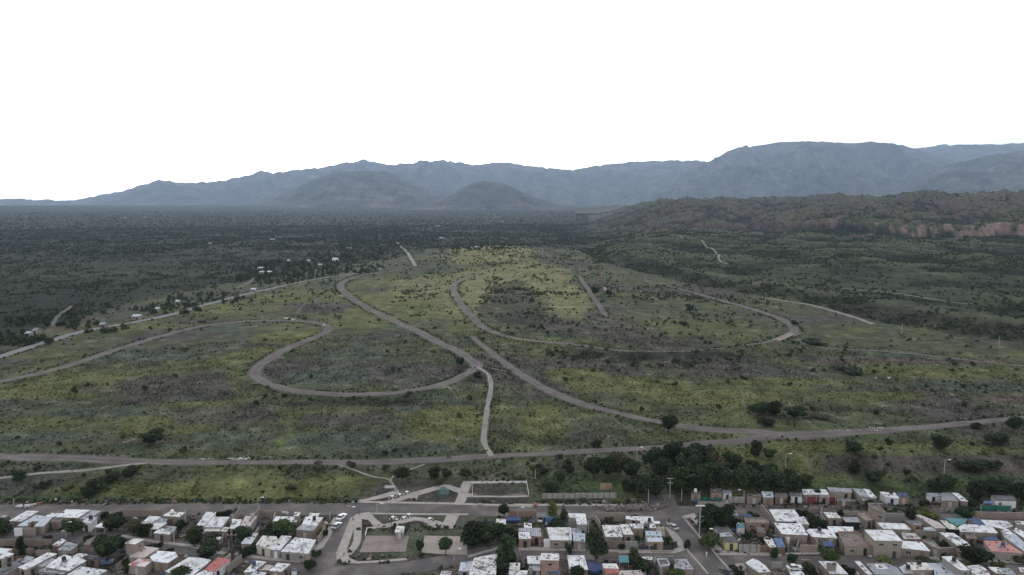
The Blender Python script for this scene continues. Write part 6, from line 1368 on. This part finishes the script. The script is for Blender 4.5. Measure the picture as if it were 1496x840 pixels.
heap('stones', [(375,545,10,10,40,.6),(430,576,60,2,80,.6),(560,578,80,2,80,.6),(650,562,40,3,50,.6),(470,468,60,1.5,60,.7),(440,500,30,8,50,.7),(770,560,50,16,260,.7),(810,520,90,12,240,.7),(880,585,90,14,120,.5),(240,600,120,30,200,.5),(590,455,80,22,60,.7),(830,600,40,22,120,.5),(700,480,40,18,80,.6)], M['stone'], 3)

q = random.Random(5); m = MB(); tc = []
CH = [(0.05,0.05,0.055)]*5+[(0.15,0.12,0.10)]*5+[(0.25,0.24,0.23)]*3+[(0.5,0.5,0.5)]*2+[(0.06,0.10,0.2),(0.22,0.10,0.07),(0.10,0.16,0.15)]
for x, y in zip(*YS):
    if q.random() < .62:
        k = q.uniform(.3, 1.5); z = hz_(x, y); n0 = len(m.v); m.box((x, y, z+k*.2), (k*q.uniform(.5, 1.6), k*q.uniform(.2, 1), k*q.uniform(.15, .7)), q.uniform(0, 3)); c_ = CH[q.randrange(len(CH))]; tc += [c_]*(len(m.v)-n0)
o = m.build('yard_scrap', M['scrap']); a_ = o.data.color_attributes.new('tint', 'FLOAT_COLOR', 'POINT'); a_.data.foreach_set('color', np.concatenate([np.array(tc), np.ones((len(tc), 1))], 1).astype(np.float32).ravel()); tag(o, kind='stuff')
# ------------------------------------------------------------------ farms far out on the plain
def farm(u, v, wpx, label, roof='pale_tin_roof', wall='plaster', dep=6, hh=3.2, wing=False):
    x, y, z = G(u, v); wpx *= .8; hh *= .85; f = y*math.cos(PITCH)+(CAM_H-z)*math.sin(PITCH); L = wpx*f/FPX; root = empty('farm_house', (x, y, z), label, 'house')
    m = MB(); m.box((0, 0, hh/2-.3), (L, dep, hh+.6)); m.build('wall', M[wall], root); m = MB()
    m.add([(-L/2-.3, -dep/2-.3, hh), (L/2+.3, -dep/2-.3, hh), (L/2+.3, dep/2+.3, hh), (-L/2-.3, dep/2+.3, hh), (-L/2-.3, 0, hh+1.5), (L/2+.3, 0, hh+1.5)], [(0,1,5,4),(2,3,4,5),(0,4,3),(1,2,5),(3,2,1,0)]); m.build('roof', M[roof], root)
    m = MB(); m.box((L*.2, -dep/2-.02, 1.05), (1.1, .12, 2.1)); m.build('door', M['dark'], root); m = MB(); m.box((-L*.2, -dep/2-.02, 1.6), (1.4, .12, 1.0)); m.build('window', M['glass'], root)
for a in [(201,466,13,"long white roofed shed beside the highway in the west"),(152,478,9,"low brown farm house among trees west of the long white shed",'tin_roof','brick'),(43,492,6,"small white house near the highway at the western edge"),(54,487,7,"grey roofed shed just behind the small western edge house",'tin_roof','plaster'),
 (231,455,4,"tiny white tank house above the long white shed"),(260,444,5,"small white house in the dark trees along the highway"),(371,426,8,"pair of low white roofs touching the highway"),(382,394,11,"pale long house at the western farm, rear one",'pale_tin_roof'),
 (383,400,7,"small white house at the western farm, front one"),(394,400,8,"cream house beside the front one of the western farm",'cream_roof'),(422,383,5,"small white house among poplars, west of the two big farm houses"),(451,383,5,"tiny white house midway among the far poplars"),
 (490,382,9,"tallest white farm house at the far poplar wood",'white_roof','white_plaster',9,5.5),(468,389,6,"pale barn below the tallest white farm house",'pale_tin_roof'),(307,357,5,"bright speck of a house alone on the western plain"),(398,351,8,"pale shed row on the plain behind the farms",'pale_tin_roof'),
 (645,349,7,"white roofed house right of the far white road"),(510,364,9,"grey roofed house at the end of the poplar wood",'tin_roof','plaster'),(696,363,5,"tiny white house peeping over the grassy hill"),(734,324,6,"long pale house far out before the small round hill"),
 (639,331,8,"far pale greenhouse line on the central plain",'pale_tin_roof'),(212,318,4,"far white speck house under the long mountain's foot"),(182,319,5,"far cream speck house, westernmost on the horizon plain",'cream_roof'),(555,396,4,"little house at the northern bend of the highway",'tin_roof','plaster')]: farm(*a)
